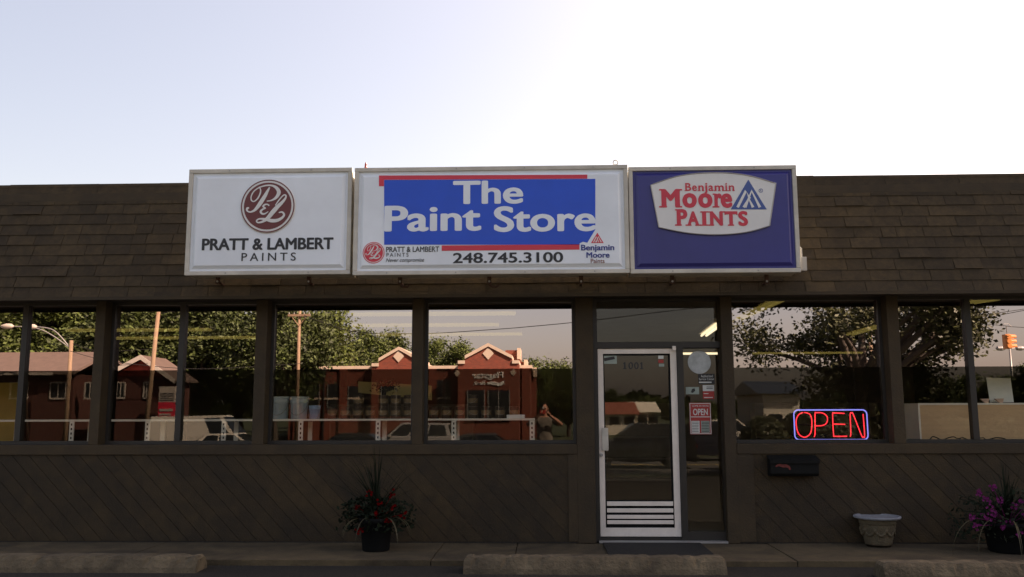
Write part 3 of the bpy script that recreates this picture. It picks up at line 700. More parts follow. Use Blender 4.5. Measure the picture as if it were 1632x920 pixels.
# ------------------------------------------------------------------ street furniture in front of the shop
def wheel_stop(px0, px1, ptop, pbot, label, seed):
    zb = gz(2.2)+.004
    d = FWD*FPX + RGT*((px0+px1)/2-CX) - UPV*(pbot-CY); t = (zb-CAMH)/d.z; yf_ = (EYE+d*t).y
    yf_ = min(yf_, SW0-.36)
    x0, x1 = at(px0, pbot, yf_).x, at(px1, pbot, yf_).x; h = .150; rn = random.Random(seed)
    b = bmesh.new(); n = 60; secs = []; chips = {rn.randrange(2, n-2): rn.uniform(.012, .03) for _ in range(7)}
    for i in range(n+1):
        x = x0+(x1-x0)*i/n; e = .03 if i in (0, n) else 0
        j = lambda a: rn.uniform(-a, a)
        e += chips.get(i, chips.get(i-1, 0)*.6)*.5; nick = chips.get(i, 0)
        P = [(0, 0), (0.015, .05), (.05+j(.006)+nick, h-.035+j(.004)), (.085+j(.006), h-e+j(.003)), (.235+j(.004), h-e+j(.003)), (.29, .06), (.31, 0)]
        secs.append([b.verts.new((x+(e*.6 if i == 0 else -e*.6 if i == n else 0), yf_+q, zb+z)) for q, z in P])
    for A, B in zip(secs, secs[1:]):
        for i in range(len(A)-1): b.faces.new((A[i], A[i+1], B[i+1], B[i]))
        b.faces.new((A[-1], A[0], B[0], B[-1]))
    b.faces.new(secs[0]); b.faces.new(secs[-1][::-1])
    m = MB(); m.join(b); o = m.build('wheel_stop', M_STOP)
    return tag(o, label, 'wheel stop', 'concrete wheel stops along the walk')
wheel_stop(735, 1163, 880, 917, 'concrete wheel stop in front of the door mat', 1)
wheel_stop(-130, 314, 883, 914, 'concrete wheel stop with chipped end below the two leftmost windows', 2)
wheel_stop(1409, 1850, 898, 928, 'concrete wheel stop below the stone urn and the magenta flowers', 5)

mz = .006
def gp(px, py, z):
    d = FWD*FPX + RGT*(px-CX) - UPV*(py-CY); t = (z-CAMH)/d.z; return EYE+d*t
mb = MB(); a, b, c, d = gp(961, 865, mz), gp(1118, 865, mz), gp(1150, 892, mz), gp(972, 892, mz)
ya = min(a.y, FRONT-.03); yb = c.y
mb.box((a.x+d.x)/2, (b.x+c.x)/2-.02, yb, ya, .004, .014, .004)
tag(mb.build('door_mat', M_MAT), 'black rubber door mat lying on the walk before the glass door', 'door mat')

# mailbox
mx0, mx1, mzt, mzb = X(1226, FRONT-.1, 742), X(1303, FRONT-.1, 742), Z(726, FRONT-.1, 1265), Z(759, FRONT-.1, 1265)
mbx = thing('mailbox', 'black wall mailbox with faded red emblem under the neon sign window', 'mailbox', ((mx0+mx1)/2, FRONT, mzb))
yb, yf2 = FRONT-.013, FRONT-.15
mb = MB(); mb.prism([(mx0, yb, mzb), (mx0, yf2+.03, mzb), (mx0, yf2, mzb+.03), (mx0, yf2, mzt-.055), (mx0, yb, mzt-.02)], (mx1-mx0, 0, 0), .004); mb.build('box', M_BLACK, mbx)
mb = MB(); mb.prism([(mx0-.008, yb, mzt), (mx0-.008, yb, mzt-.012), (mx0-.008, yf2-.01, mzt-.052), (mx0-.008, yf2-.012, mzt-.085), (mx0-.008, yf2-.020, mzt-.085), (mx0-.008, yf2-.020, mzt-.045)], (mx1-mx0+.016, 0, 0), .003); mb.build('lid', M_BLACK, mbx)
mb = MB(); pts = smooth_path([(mx0+.055, 0, mzb+.105), (mx0+.09, 0, mzb+.122), (mx0+.13, 0, mzb+.112), (mx0+.17, 0, mzb+.112), (mx0+.20, 0, mzb+.095), (mx0+.205, 0, mzb+.07)], 5)
ribbon(mb, [(q.x, q.z) for q in pts], [.012+.02*math.sin(math.pi*i/(len(pts)-1)) for i in range(len(pts))], yf2-.001, .002); mb.build('emblem', mat('faded_red', (.12, .012, .010), .6, .4, 30), mbx)

# stone urn
uc = gp(1400.5, 871, 0); ur = thing('stone_urn', 'empty weathered stone urn with pale wide rim, right of the mailbox', 'urn', (uc.x, uc.y, 0))
us = (at(1437, 822, uc.y).x-at(1364, 822, uc.y).x)/2; uh = at(1400, 822, uc.y).z
fl = lambda a, z: 1+.025*math.cos(16*a)*(1 if .1*uh < z < .75*uh else 0)
mb = MB(); mb.lathe([(us*.50, 0), (us*.53, .02), (us*.53, .05*uh), (us*.56, .10*uh), (us*.60, .25*uh), (us*.66, .45*uh), (us*.70, .60*uh), (us*.735, .68*uh), (us*.72, .71*uh), (us*.74, .74*uh), (us*.78, .77*uh), (us*.77, .82*uh), (us*.82, .90*uh)], (uc.x, uc.y, 0), 64, wob=fl); mb.build('bowl', M_URN, ur, smooth=True)
mb = MB(); mb.lathe([(us*.82, .90*uh), (us*.97, .925*uh), (us, .96*uh), (us*.99, uh), (us*.90, uh), (us*.86, .975*uh), (us*.5, .965*uh), (.01, .97*uh)], (uc.x, uc.y, 0), 64, wob=lambda a, z: 1+.004*math.sin(9*a)+.003*math.sin(23*a)); mb.build('rim', M_URNRIM, ur, smooth=True)
mb = MB(); rn = random.Random(5)             # relief garland on the bowl
for k in range(9):
    a0 = 2*math.pi*k/9
    pts = [(uc.x+us*.675*math.cos(a0+t*.7), uc.y+us*.675*math.sin(a0+t*.7), uh*(.56-.16*math.sin(math.pi*t))) for t in [i/8 for i in range(9)]]
    mb.tube(pts, .014, 6)
    q = pts[0]; mb.lathe([(.001, -.03), (.022, -.015), (.024, 0), (.02, .02), (.001, .03)], q, 8)
mb.build('relief_garland', M_URN, ur, smooth=True)

# planters
def blade(mb, base, az, lean, ln, w, droop, n=7, fold=.25):
    d = Vector((math.cos(az), math.sin(az), 0)); sd_ = Vector((-math.sin(az), math.cos(az), 0)); p = Vector(base); el = math.pi/2-lean; L = []
    for i in range(n+1):
        t = i/n; ww = w*(1-t)**.7*(.5+.5*min(1, t*6)); up = Vector((0, 0, 1))
        L.append((mb.bm.verts.new(p-sd_*ww/2), mb.bm.verts.new(p-up*ww*fold), mb.bm.verts.new(p+sd_*ww/2)))
        p = p+(d*math.cos(el)+Vector((0, 0, math.sin(el))))*(ln/n); el -= droop/n
    for A, B in zip(L, L[1:]):
        mb.bm.faces.new((A[0], A[1], B[1], B[0])); mb.bm.faces.new((A[1], A[2], B[2], B[1]))
def planter(name, label, pxc, pyb, ptop, potw, poth, flower, fm, nfl, spread, seed):
    rn = random.Random(seed); g0 = gp(pxc, pyb, 0); c = Vector((g0.x, g0.y+potw*.3, 0))
    t = thing(name, label, 'potted plant', c)
    r = potw/2
    mb = MB(); mb.lathe([(r*.74, 0), (r*.78, .01), (r*.92, poth*.85), (r*1.02, poth*.86), (r*1.04, poth), (r*.94, poth), (r*.90, poth*.90), (.01, poth*.90)], c, 32); mb.build('pot', M_POT, t, smooth=True)
    zt = poth*.9; mb = MB()
    top = at(pxc, ptop, c.y).z-zt
    for k in range(64):
        ln = top*rn.uniform(.45, 1.02); lean = abs(rn.gauss(0, .42)); blade(mb, c+Vector((rn.uniform(-.03, .03), rn.uniform(-.03, .03), zt)), rn.uniform(0, 6.28), lean, ln, .022, rn.uniform(.1, .8)+lean*.7, 9)
    for k in range(5): blade(mb, c+Vector((0, 0, zt)), rn.uniform(0, 6.28), rn.uniform(0, .07), top*rn.uniform(.9, 1.05), .02, .05, 9)
    mb.build('spiky_leaves', M_BLADE, t, recalc=False)
    mb = MB()
    for k in range(9):
        a = rn.uniform(math.pi*1.05, math.pi*1.95); blade(mb, c+Vector((math.cos(a)*r*.8, math.sin(a)*r*.8, zt)), a, 1.0, rn.uniform(.45, .75)*spread, .016, 2.3, 10)
    mb.build('trailing_stems', M_BLADEY, t, recalc=False)
    mb = MB(); heads = []
    for k in range(900):
        a = rn.uniform(0, 6.28); q = rn.random()**.6; z = zt+rn.uniform(-.18, .34)*spread*(1.1-q*.5); rad = q*spread*.52
        p = c+Vector((math.cos(a)*rad, math.sin(a)*rad*.55, z)); s_ = rn.uniform(.015, .034)
        u = Vector((rn.gauss(0, 1), rn.gauss(0, 1), rn.gauss(0, 1))).normalized(); w = u.orthogonal().normalized()
        mb.poly([p-u*s_, p+w*s_*.6, p+u*s_, p-w*s_*.6])
        if k < 60 and q > .3 : heads.append(p)
    for k in range(26):                         # stems carrying the leaves
        a = rn.uniform(0, 6.28); e_ = c+Vector((math.cos(a)*spread*.45, math.sin(a)*spread*.25, zt+rn.uniform(-.05, .28)*spread)); mid = (c+Vector((0, 0, zt))+e_)/2+Vector((0, 0, .05)); mb.tube([c+Vector((0, 0, zt-.02)), mid, e_], .004, 4)
    mb.build('foliage', M_BLADE, t, recalc=False)
    mb = MB()
    for (fx, fy) in flower:
        p = at(fx, fy, c.y-spread*.22)
        for k in range(nfl):
            o = p+Vector((rn.gauss(0, .020), rn.gauss(0, .020), rn.gauss(0, .017)))
            for q in range(5):
                a = 2*math.pi*q/5+rn.random(); u = Vector((math.cos(a), -.35, math.sin(a)))*.014; w = Vector((-math.sin(a), 0, math.cos(a)))*.007
                mb.poly([o, o+u*.6+w, o+u*1.15, o+u*.6-w])
        mb.tube([p+Vector((0, .004, 0)), (p+c+Vector((0, 0, zt)))/2, c+Vector((0, 0, zt-.02))], .003, 4)
    mb.build('flowers', fm, t, recalc=False)
    return t
planter('flower_planter', 'black pot of spiky leaves with red flowers under the middle windows', 596, 880, 706, .36, .34,
        [(603, 803), (568, 807), (600, 820), (630, 808), (617, 830), (625, 788), (588, 786), (642, 820), (573, 845)], M_REDFL, 5, .80, 3)
planter('flower_planter', 'dark pot of spiky leaves with magenta flowers at the right end', 1622, 883, 735, .50, .30,
        [(1560, 783), (1583, 776), (1572, 795), (1617, 806), (1628, 800), (1580, 812), (1584, 820), (1550, 825), (1570, 823), (1612, 834), (1598, 840), (1556, 838), (1625, 850), (1592, 796), (1636, 822), (1650, 812), (1650, 790)], M_MAGFL, 8, 1.12, 9)

# neon sign hanging inside the glass
YN = .07
nc = at(1323.5, 702, YN); neon = thing('neon_sign', 'glowing red neon lettering in a blue neon outline, hanging in the window', 'neon sign', nc)
x0, x1, z0, z1 = at(1266, 678, YN).x, at(1382.5, 678, YN).x, at(1323, 701, YN).z, at(1323, 653.5, YN).z; rr = .05
bp = []
for cx_, cz_, a0 in ((x1-rr, z1-rr, 0), (x0+rr, z1-rr, 90), (x0+rr, z0+rr, 180), (x1-rr, z0+rr, 270)):
    for k in range(7): a = R(a0+k*15); bp.append((cx_+rr*math.cos(a), YN, cz_+rr*math.sin(a)))
mb = MB(); mb.tube(bp, .0070, 8, close=True); mb.build('border_tube', M_NEONB, neon, smooth=True)
mb = MB(); mb.tube([(p[0], p[1]+.035, p[2]) for p in bp], .010, 6, close=True)
for zz in (z0+.05, z1-.05, (z0+z1)/2): mb.tube([(x0, YN+.035, zz), (x1, YN+.035, zz)], .006, 6)
mb.tube([((x0+x1)/2-.3, YN+.035, z1), ((x0+x1)/2-.3, YN+.035, ZH+.05)], .003, 4); mb.tube([((x0+x1)/2+.3, YN+.035, z1), ((x0+x1)/2+.3, YN+.035, ZH+.05)], .003, 4)
mb.build('support_frame', M_BLACK, neon)
def NP(*pts): return [at(a, b, YN-.004) for a, b in pts]
L = {'O': [(1282, 657.5), (1290, 660), (1293.5, 668), (1293.5, 684), (1290, 693), (1282, 697), (1274, 693), (1270, 684), (1269, 670), (1273, 661), (1280, 657.6)],
     'P': [(1297.5, 696.5), (1299, 690), (1299, 660), (1301, 658), (1311, 658.5), (1318, 664), (1318, 673), (1312, 678), (1300, 679)],
     'E1': [(1346, 659), (1329, 658.5), (1327, 661), (1328.5, 693), (1330.5, 695.5), (1350, 695.5)], 'E2': [(1328, 676), (1347, 676.5)],
     'N': [(1355, 696), (1356, 690), (1355, 661), (1357, 658.5), (1360, 661), (1373, 694), (1376, 696.5), (1378, 694), (1375.5, 660)]}
for k, v in L.items():
    mb = MB(); mb.tube(smooth_path(NP(*v), 5) if k != 'E2' else NP(*v), .0060, 8); mb.build('letter_tube', M_NEONR, neon, smooth=True)
mb = MB(); c = at(1307, 697, YN+.03); mb.box(c.x-.06, c.x+.06, c.y, c.y+.04, c.z-.02, c.z+.03, .006); mb.build('transformer', M_BLACK, neon)

# ------------------------------------------------------------------ shop interior
def tube_light(p0, p1, label, drop=.10):
    p0, p1 = Vector(p0), Vector(p1); mid = (p0+p1)/2
    t = thing('ceiling_light', label, 'ceiling light', mid, 0, 'fluorescent ceiling lights in the shop')
    d = (p1-p0).normalized(); s_ = Vector((-d.y, d.x, 0))
    mb = MB(); mb.prism([p0+s_*.09+Vector((0, 0, .05)), p1+s_*.09+Vector((0, 0, .05)), p1-s_*.09+Vector((0, 0, .05)), p0-s_*.09+Vector((0, 0, .05))], (0, 0, .05)); mb.build('housing', M_SHELFW, t)
    for k in (-1, 1):
        mb = MB(); mb.tube([p0+s_*.04*k+Vector((0, 0, .025)), p1+s_*.04*k+Vector((0, 0, .025))], .019, 8); mb.build('lamp_tube', M_TUBE, t, smooth=True)
def lampline(pa, pb, Y, label):
    a, b = at(*pa, Y), at(*pb, Y); z = ZH-.05
    tube_light((a.x, Y, z), (b.x, Y, z), label)
def yfor(py):                                # depth at which the ceiling lamps appear at row py
    for k in range(1, 2000):
        Y = k*.02
        if Z(py, Y) > ZH-.03: return Y
    return 8
lampline((560, 500), (822, 500), yfor(500), 'long tube lamp nearest the glass, seen across the two middle windows')
lampline((562, 518), (795, 518), yfor(518), 'second row tube lamp seen across the two middle windows')
lampline((600, 533), (832, 533), yfor(533), 'third row tube lamp seen across the two middle windows')
lampline((108, 523), (336, 523), yfor(523), 'tube lamp seen behind the two left windows below the tree tops')
lampline((182, 536), (420, 536), yfor(536), 'fainter tube lamp seen beneath another one in the left window')
lampline((1036, 565.5), (1146, 565.5), yfor(565.5), 'far tube lamp seen through the door and the pane beside it')
lampline((1200, 565.5), (1374, 565.5), yfor(565.5), 'far tube lamp seen above the red neon sign')
lampline((-80, 604), (82, 608), 10.8, 'far tube lamp seen at the left end of the shop')
def lampdepth(pa, pb, label):
    Ya, Yb = yfor(pa[1]), yfor(pb[1]); a, b = at(*pa, Ya), at(*pb, Yb); z = ZH-.05
    tube_light((a.x, Ya, z), (b.x, Yb, z), label)
lampdepth((1243, 482), (1178, 512), 'tube lamp running into the shop above the neon sign, nearest the door')
lampdepth((1147, 519), (1122, 537), 'tube lamp running into the shop, seen in the pane over the door')
lampdepth((1402, 524), (1354, 537), 'tube lamp running into the shop behind the post right of the neon sign')
lampdepth((1588, 476), (1549, 488), 'tube lamp running into the shop at the right end window')

YR = .75
rx0, rx1, rz = X(-30, YR, 668), X(852, YR, 668), Z(668.5, YR)
rack = thing('shelf_rack', 'long low display rack with white slotted uprights behind the left windows', 'shelf rack', ((rx0+rx1)/2, YR+.2, .05))
mb = MB(); mb.box(rx0, rx1, YR-.01, YR+.45, rz-.012, rz+.012, .003); mb.build('shelf_board', M_SHELFW, rack)
mb = MB(); mb.box(rx0, rx1, YR+.02, YR+.44, .42, .45); mb.box(rx0, rx1, YR+.02, YR+.44, .82, .85); mb.build('lower_shelf', M_SHELFB, rack)
for px in (-6, 115.5, 236, 357.5, 480, 603, 723.5, 848):
    xx = X(px, YR, 690); mb = MB(); mb.box(xx-.028, xx+.028, YR-.03, YR-.012, .05, rz-.013); u = mb.build('upright', M_SHELFW, rack)
    mb = MB(); z = .12
    while z < rz-.05: mb.box(xx-.008, xx+.008, YR-.033, YR-.030, z, z+.026); z += .055
    mb.build('slots', M_BLACK, u)
    mb = MB(); mb.box(xx-.028, xx+.028, YR+.42, YR+.438, .05, rz-.013); mb.build('rear_upright', M_SHELFW, rack)
def on_rack(px, Y=None): Y = Y or YR+.2; return Vector((X(px, Y, 666), Y, rz+.012))
def bucket(px, w, h, m, label):
    c = on_rack(px); r = w/2
    t = thing('bucket', label, 'bucket', c, 0, None)
    mb = MB(); mb.lathe([(r*.86, 0), (r*.94, h*.72), (r*.99, h*.73), (r*.96, h*.78), (r*.99, h*.84), (r*.97, h*.92)], c, 32); mb.build('shell', m, t, smooth=True)
    mb = MB(); mb.lathe([(r*1.0, h*.92), (r*1.02, h*.94), (r*1.02, h), (.01, h)], c, 32); mb.build('lid', m, t)
    mb = MB(); mb.tube([c+Vector((r*1.0*math.cos(a), -r*1.0*abs(math.sin(a))*.98-.012, h*.75-.16*math.sin(a))) for a in [math.pi*i/12 for i in range(13)]], .003, 5); mb.build('wire_handle', M_GREYM, t)
pw = X(461, YR+.2, 660)-X(431, YR+.2, 660)
bucket(445.5, pw*.97, pw*1.16, M_BUCKET, 'tall pale blue bucket at the left edge of the middle window')
bucket(476.5, pw*.97, pw*1.16, M_BUCKET, 'tall pale blue bucket between another tall one and the small pail')
bucket(501.5, pw*.62, pw*.70, M_BUCKET2, 'small bright blue pail beside the two tall buckets')
c0 = on_rack(530); can = thing('paint_can', 'dark paint can with shiny lid, first of the row right of the pail', 'paint can', c0, 0, 'paint cans on the window rack')
ch, crd = .145, .062
mb = MB(); mb.lathe([(crd*.97, 0), (crd, .004), (crd, ch-.012), (crd*1.03, ch-.006), (crd*1.03, ch)], c0, 24); mb.build('body', M_CAN, can, smooth=True)
mb = MB(); mb.lathe([(crd*1.03, ch), (crd*.9, ch+.001), (crd*.88, ch-.006), (.002, ch-.006)], c0, 24); mb.build('lid', M_LID, can)
mb = MB(); mb.lathe([(crd*1.005, .045), (crd*1.006, .046), (crd*1.006, .10), (crd*1.005, .101)], c0, 24); mb.build('paper_band', mat('can_label', (.20, .14, .07), .5, .3, 20), can)
mb = MB(); mb.tube([c0+Vector((crd*1.06*math.cos(a), -crd*1.06*math.sin(a), ch*.72-.06*math.sin(a))) for a in [math.pi*i/10 for i in range(11)]], .0022, 5); mb.build('wire_handle', M_GREYM, can)
cans = [(550, 0, 'paint can second from the blue pail on the rack'), (571, 0, 'paint can under a stacked one, third from the pail'), (571, 1, 'paint can stacked on the third can from the pail'),
        (590, 0, 'paint can fourth from the pail, left of a white upright'), (610.5, 0, 'paint can fifth from the blue pail, under the potted plant'), (610.5, 1, 'upper paint can carrying the bushy plant, nearer the pail'), (630.5, 0, 'paint can sixth from the blue pail'), (630.5, 1, 'upper paint can beside the one with the plant'),
        (651, 0, 'paint can at the right end of the window with the buckets'), (651, 1, 'upper paint can at the right end of the window with the buckets'),
        (692, 0, 'paint can at the left edge of the window nearest the door post'), (712, 0, 'paint can left of the upright, second in its window'), (733, 0, 'paint can third in the window beside the door post'), (754, 0, 'paint can carrying another, right of the upright'), (754, 1, 'paint can stacked alone in the window beside the door post'),
        (775, 0, 'paint can fifth in the window beside the door post'), (797, 0, 'paint can sixth in the window beside the door post'), (820, 0, 'paint can last in the row before the white box')]
for px, lev, lab in cans: dup(can, on_rack(px)+Vector((0, 0, lev*(ch+.001))), random.uniform(-.6, .6), label=lab)
pc = on_rack(610.5)+Vector((0, 0, 2*(ch+.001)))
plant = thing('house_plant', 'small bushy dark plant standing on stacked cans before the olive board', 'potted plant', pc)
mb = MB(); mb.lathe([(.03, 0), (.045, .06), (.047, .06), (.04, .05), (.002, .05)], pc, 16); mb.build('pot', M_POT, plant)
mb = MB(); rn = random.Random(8)
for k in range(260):
    p = pc+Vector((rn.gauss(0.03, .07), rn.gauss(0, .05), .11+rn.gauss(0, .035))); u = Vector((rn.gauss(0, 1), rn.gauss(0, 1), rn.gauss(0, 1))).normalized()*.02; w = u.orthogonal().normalized()*.012
    mb.poly([p-u, p+w, p+u, p-w])
for k in range(10): mb.tube([pc+Vector((0, 0, .05)), pc+Vector((rn.gauss(.03, .06), rn.gauss(0, .04), .13))], .003, 4)
mb.build('foliage', M_BLADE, plant, recalc=False)
c = on_rack(822, YR+.06); mb = MB(); mb.box(c.x-.11, c.x+.11, c.y-.05, c.y+.15, c.z, c.z+.045, .006)
tag(mb.build('carton', M_PAPER), 'flat white carton at the right end of the window rack', 'carton')
YB2 = 2.2
bd = thing('hanging_board', 'long olive board hanging on cords behind the stacked cans', 'board', at(635, 634, YB2))
mb = MB(); mb.prism([at(571, 608, YB2), at(688, 615, YB2), at(688, 638, YB2), at(571, 626, YB2)], (0, .03, 0)); mb.build('board', M_OLIVE, bd)
mb = MB()
for px, py in ((580, 609), (680, 615)): q = at(px, py, YB2); mb.tube([q, (q.x, q.y+.015, ZH+.05)], .004, 5)
mb.build('cord', M_WIRE, bd)
# yellow folding board at the left
ya = at(24, 664, 1.5); ab = thing('folding_board', 'yellow folding display board at the left end of the shop', 'display board', (ya.x, 1.6, .05))
mb = MB(); mb.prism([(at(-12, 606, 1.5).x, 1.62, Z(606, 1.5)), (at(30, 606, 1.5).x, 1.62, Z(606, 1.5)), (at(50, 606, 1.5).x, 1.4, .05), (at(-32, 606, 1.5).x, 1.4, .05)], (0, .02, 0)); mb.build('front_panel', M_YELLOW, ab)
mb = MB()
for px in (-12, 30): mb.tube([(at(px, 606, 1.5).x, 1.66, Z(606, 1.5)), (at(px+2, 606, 1.5).x, 2.0, .05)], .014, 6)
mb.build('rear_leg', M_WOOD, ab)
# tan backed cabinet in the right window, with papers
YT = .42
tx0, tx1, tzt = X(1464, YT, 670), X(1840, YT, 670), Z(642.5, YT, 1560)
tb = thing('display_cabinet', 'low tan backed cabinet with pale edge standing in the right end window', 'cabinet', ((tx0+tx1)/2, YT+.2, .05))
mb = MB(); mb.box(tx0+.022, tx1-.022, YT, YT+.012, .07, tzt-.022); mb.build('back_panel', M_TAN, tb)
mb = MB(); mb.box(tx0, tx0+.02, YT-.008, YT+.4, .05, tzt); mb.box(tx1-.02, tx1, YT-.008, YT+.4, .05, tzt); mb.box(tx0+.02, tx1-.02, YT-.008, YT+.4, tzt-.02, tzt); mb.build('edge_frame', M_SHELFW, tb)
mb = MB(); mb.box(tx0+.02, tx1-.02, YT+.02, YT+.4, .3, .32); mb.box(tx0+.02, tx1-.02, YT+.02, YT+.4, .7, .72); mb.build('inner_shelf', M_SHELFB, tb)
q0 = at(1593, 636, YT+.15); ps = thing('paper_sheet', 'large pale paper sheet propped upright on the tan cabinet', 'paper sheet', (q0.x, YT+.15, tzt))
mb = MB(); mb.prism([at(1572, 602, YT+.2), at(1610.5, 603, YT+.2), (at(1614, 636, YT+.12).x, YT+.1, tzt+.008), (at(1576, 636, YT+.12).x, YT+.1, tzt+.008)], (0, .006, 0)); mb.build('sheet', M_PAPER, ps)
mb = MB(); q = at(1593, 620, YT+.2); mb.tube([(q.x, YT+.22, q.z), (q.x, YT+.36, tzt)], .008, 5); mb.box(at(1576, 636, YT).x, at(1614, 636, YT).x, YT+.07, YT+.13, tzt+.001, tzt+.007); mb.build('easel_leg', M_BLACK, ps)
for px, lab in ((1571, 'pinkish folded card on the tan cabinet beside the mullion'), (1594, 'pinkish folded card on the tan cabinet under the paper sheet')):
    q = at(px, 640, YT+.03); mb = MB(); mb.prism([(q.x-.055, YT+.04, tzt+.05), (q.x+.05, YT+.04, tzt+.052), (q.x+.02, YT+.01, tzt), (q.x-.01, YT+.01, tzt)], (0, .03, 0))
    tag(mb.build('folded_card', mat('pink_card', (.60, .42, .34), .8, .1), None), lab, 'card', 'folded cards on the tan cabinet')
mb = MB(); rn = random.Random(2)
pts = [(X(1490+i*8, .2, 702), .16+.05*math.sin(i*1.3), ZSILL+.012+(.035*abs(math.sin(i*.9)) if 4 < i < 15 else .004)) for i in range(18)]
mb.tube(smooth_path(pts, 4), .007, 6)
mb.tube(smooth_path([(p[0]-.3, p[1]+.05, p[2]+.01) for p in pts[:12]], 4), .006, 6)
tag(mb.build('power_cord', M_WIRE), 'loose dark cord lying along the sill before the tan cabinet', 'cord')
mb = MB(); mb.box(X(1169.5, 0), XPL[1], .05, .34, ZSILL-.04, ZSILL-.002); mb.build('inner_sill', M_TRIM, shop)
# far shelves of stock inside
for k, (px, w_) in enumerate(((1010, 1.6), (1300, 2.4), (640, 3.0))):
    Y_ = 7.5+k*.6; xc = X(px, Y_, 640)
    sh = thing('stock_shelf', ('tall dark stock shelf far inside, behind the glass door', 'tall dark stock shelf far inside, behind the neon sign', 'tall dark stock shelf far inside, behind the bucket row')[k], 'stock shelf', (xc, Y_, .05), 0, 'stock shelves deep in the shop')
    mb = MB()
    for z in (.1, .5, .9, 1.3): mb.box(xc-w_/2, xc+w_/2, Y_, Y_+.4, z, z+.03)
    mb.build('shelf_board', M_SHELFB, sh)
    mb = MB(); mb.box(xc-w_/2-.03, xc-w_/2, Y_, Y_+.4, .05, 1.6); mb.box(xc+w_/2, xc+w_/2+.03, Y_, Y_+.4, .05, 1.6); mb.box(xc-w_/2, xc+w_/2, Y_+.4, Y_+.42, .05, 1.6); mb.build('side_panel', M_SHELFB, sh)

exec_parts = []
# ------------------------------------------------------------------ across the street (seen mirrored in the glass)
def wall_with(mb, pts, Yr, th): mb.prism(pts, (0, -th, 0))
# brick bank
V = 55.0; zb = gz(V)-.1
bank = thing('bank_building', 'red brick bank with two pale edged gables and white letters, across the road', 'bank', (far(680, 600, V).x, -V-4, zb))
def fx(px, v, py=600): return far(px, py, v).x
def fz(px, py, v): return far(px, py, v).z
bx0, bx1 = fx(462, V), fx(845, V); zpar = fz(560, 588.5, V)
mb = MB(); mb.box(bx0, bx1, -V-14, -V, zb, zpar); mb.build('wall', M_BRICK, bank)
mb = MB(); mb.box(bx0-.15, bx1+.15, -V-14.1, -V+.12, zpar, zpar+.22); mb.build('coping', M_CREAM, bank)
mb = MB(); mb.box(bx0, bx1, -V+.001, -V+.06, fz(560, 637, V), fz(560, 634, V)); mb.build('stone_band', M_CREAM, bank)
for px in (476, 548, 690, 725, 838):
    mb = MB(); a = fx(px, V); mb.box(a-.28, a+.28, -V+.002, -V+.14, zb, zpar-.002); mb.build('pier', M_BRICK, bank)
mb = MB(); a = fx(517, V); mb.tube([(a, -V+.08, zb), (a, -V+.08, zpar-.1)], .07, 8); mb.box(a-.16, a+.16, -V+.004, -V+.2, zpar-.35, zpar-.01); mb.build('downspout', M_WINDARK, bank)
for (pl, pk, pr, pbase, ppeak, vv) in ((603, 635, 668, 576.5, 558, V-.6), (740.5, 778, 816.5, 572, 552, V-2.2)):
    a, b, c = fx(pl, vv), fx(pk, vv), fx(pr, vv); z0_, z1_ = fz(pk, pbase, vv), fz(pk, ppeak, vv); e0, e1 = fx(pl-11, vv), fx(pr+11, vv)
    mb = MB(); mb.prism([(e0, -vv, zb), (e1, -vv, zb), (e1, -vv, z0_-.35), (c, -vv, z0_-.35), (c, -vv, z0_), (b, -vv, z1_), (a, -vv, z0_), (a, -vv, z0_-.35), (e0, -vv, z0_-.35)], (0, -6, 0)); gw = mb.build('gable_wall', M_BRICK, bank)
    mb = MB()
    for (p, q) in (((a, z0_), (b, z1_)), ((b, z1_), (c, z0_))):
        mb.prism([(p[0], -vv+.12, p[1]), (q[0], -vv+.12, q[1]), (q[0], -vv+.12, q[1]+.24), (p[0], -vv+.12, p[1]+.24)], (0, -6.2, 0))
    for (p, q) in ((e0, a), (c, e1)): mb.box(p, q, -vv-6, -vv+.1, z0_-.35, z0_-.12)
    mb.build('gable_coping', M_CREAM, gw)
    mb = MB(); dzc = (z0_+z1_)/2-.05; r_ = .40
    mb.prism([(b-r_, -vv, dzc), (b, -vv, dzc-r_*1.1), (b+r_, -vv, dzc), (b, -vv, dzc+r_*1.1)], (0, .06, 0)); mb.build('diamond_ornament', M_CREAM, gw)
vv = V-2.2
mb = MB(); ptop, pbot = 594, 607
put_text(mb, 'Flagstar', fx(802.5, vv), fx(751.5, vv), fz(777, 606.3, vv), fz(777, 593.0, vv), -vv, bold=.012, t=.04, flip=True)
put_text(mb, 'Bank', fx(773, vv), fx(754.5, vv), fz(777, 613.5, vv), fz(777, 607, vv), -vv, bold=.012, t=.04, flip=True)
for k, dy in enumerate((0, 3.2)):
    pts = smooth_path([(fx(804, vv), fz(790, 608+dy, vv), 0), (fx(796, vv), fz(790, 611.5+dy*.8, vv), 0), (fx(787, vv), fz(790, 609.3+dy, vv), 0), (fx(777, vv), fz(790, 610.5+dy*.4, vv), 0)], 6)
    n_ = len(pts)
    L0 = [Vector((q.x, q.y)) for q in pts]
    for i in range(n_-1): mb.prism([(L0[i].x, -vv, L0[i].y-.05), (L0[i+1].x, -vv, L0[i+1].y-.05), (L0[i+1].x, -vv, L0[i+1].y+.05), (L0[i].x, -vv, L0[i].y+.05)], (0, .07, 0))
mb.build('sign_lettering', mat('bank_letters', (.80, .78, .74), .5, .04), bank)
for px, py in ((685, 599), (733, 597), (820, 596)):
    q = far(px, py, V); yy = -V if px < 730 else -vv; mb = MB(); mb.prism([(q.x-.22, yy, q.z), (q.x, yy, q.z-.26), (q.x+.22, yy, q.z), (q.x, yy, q.z+.26)], (0, .05, 0)); mb.build('diamond_ornament', M_CREAM, bank)
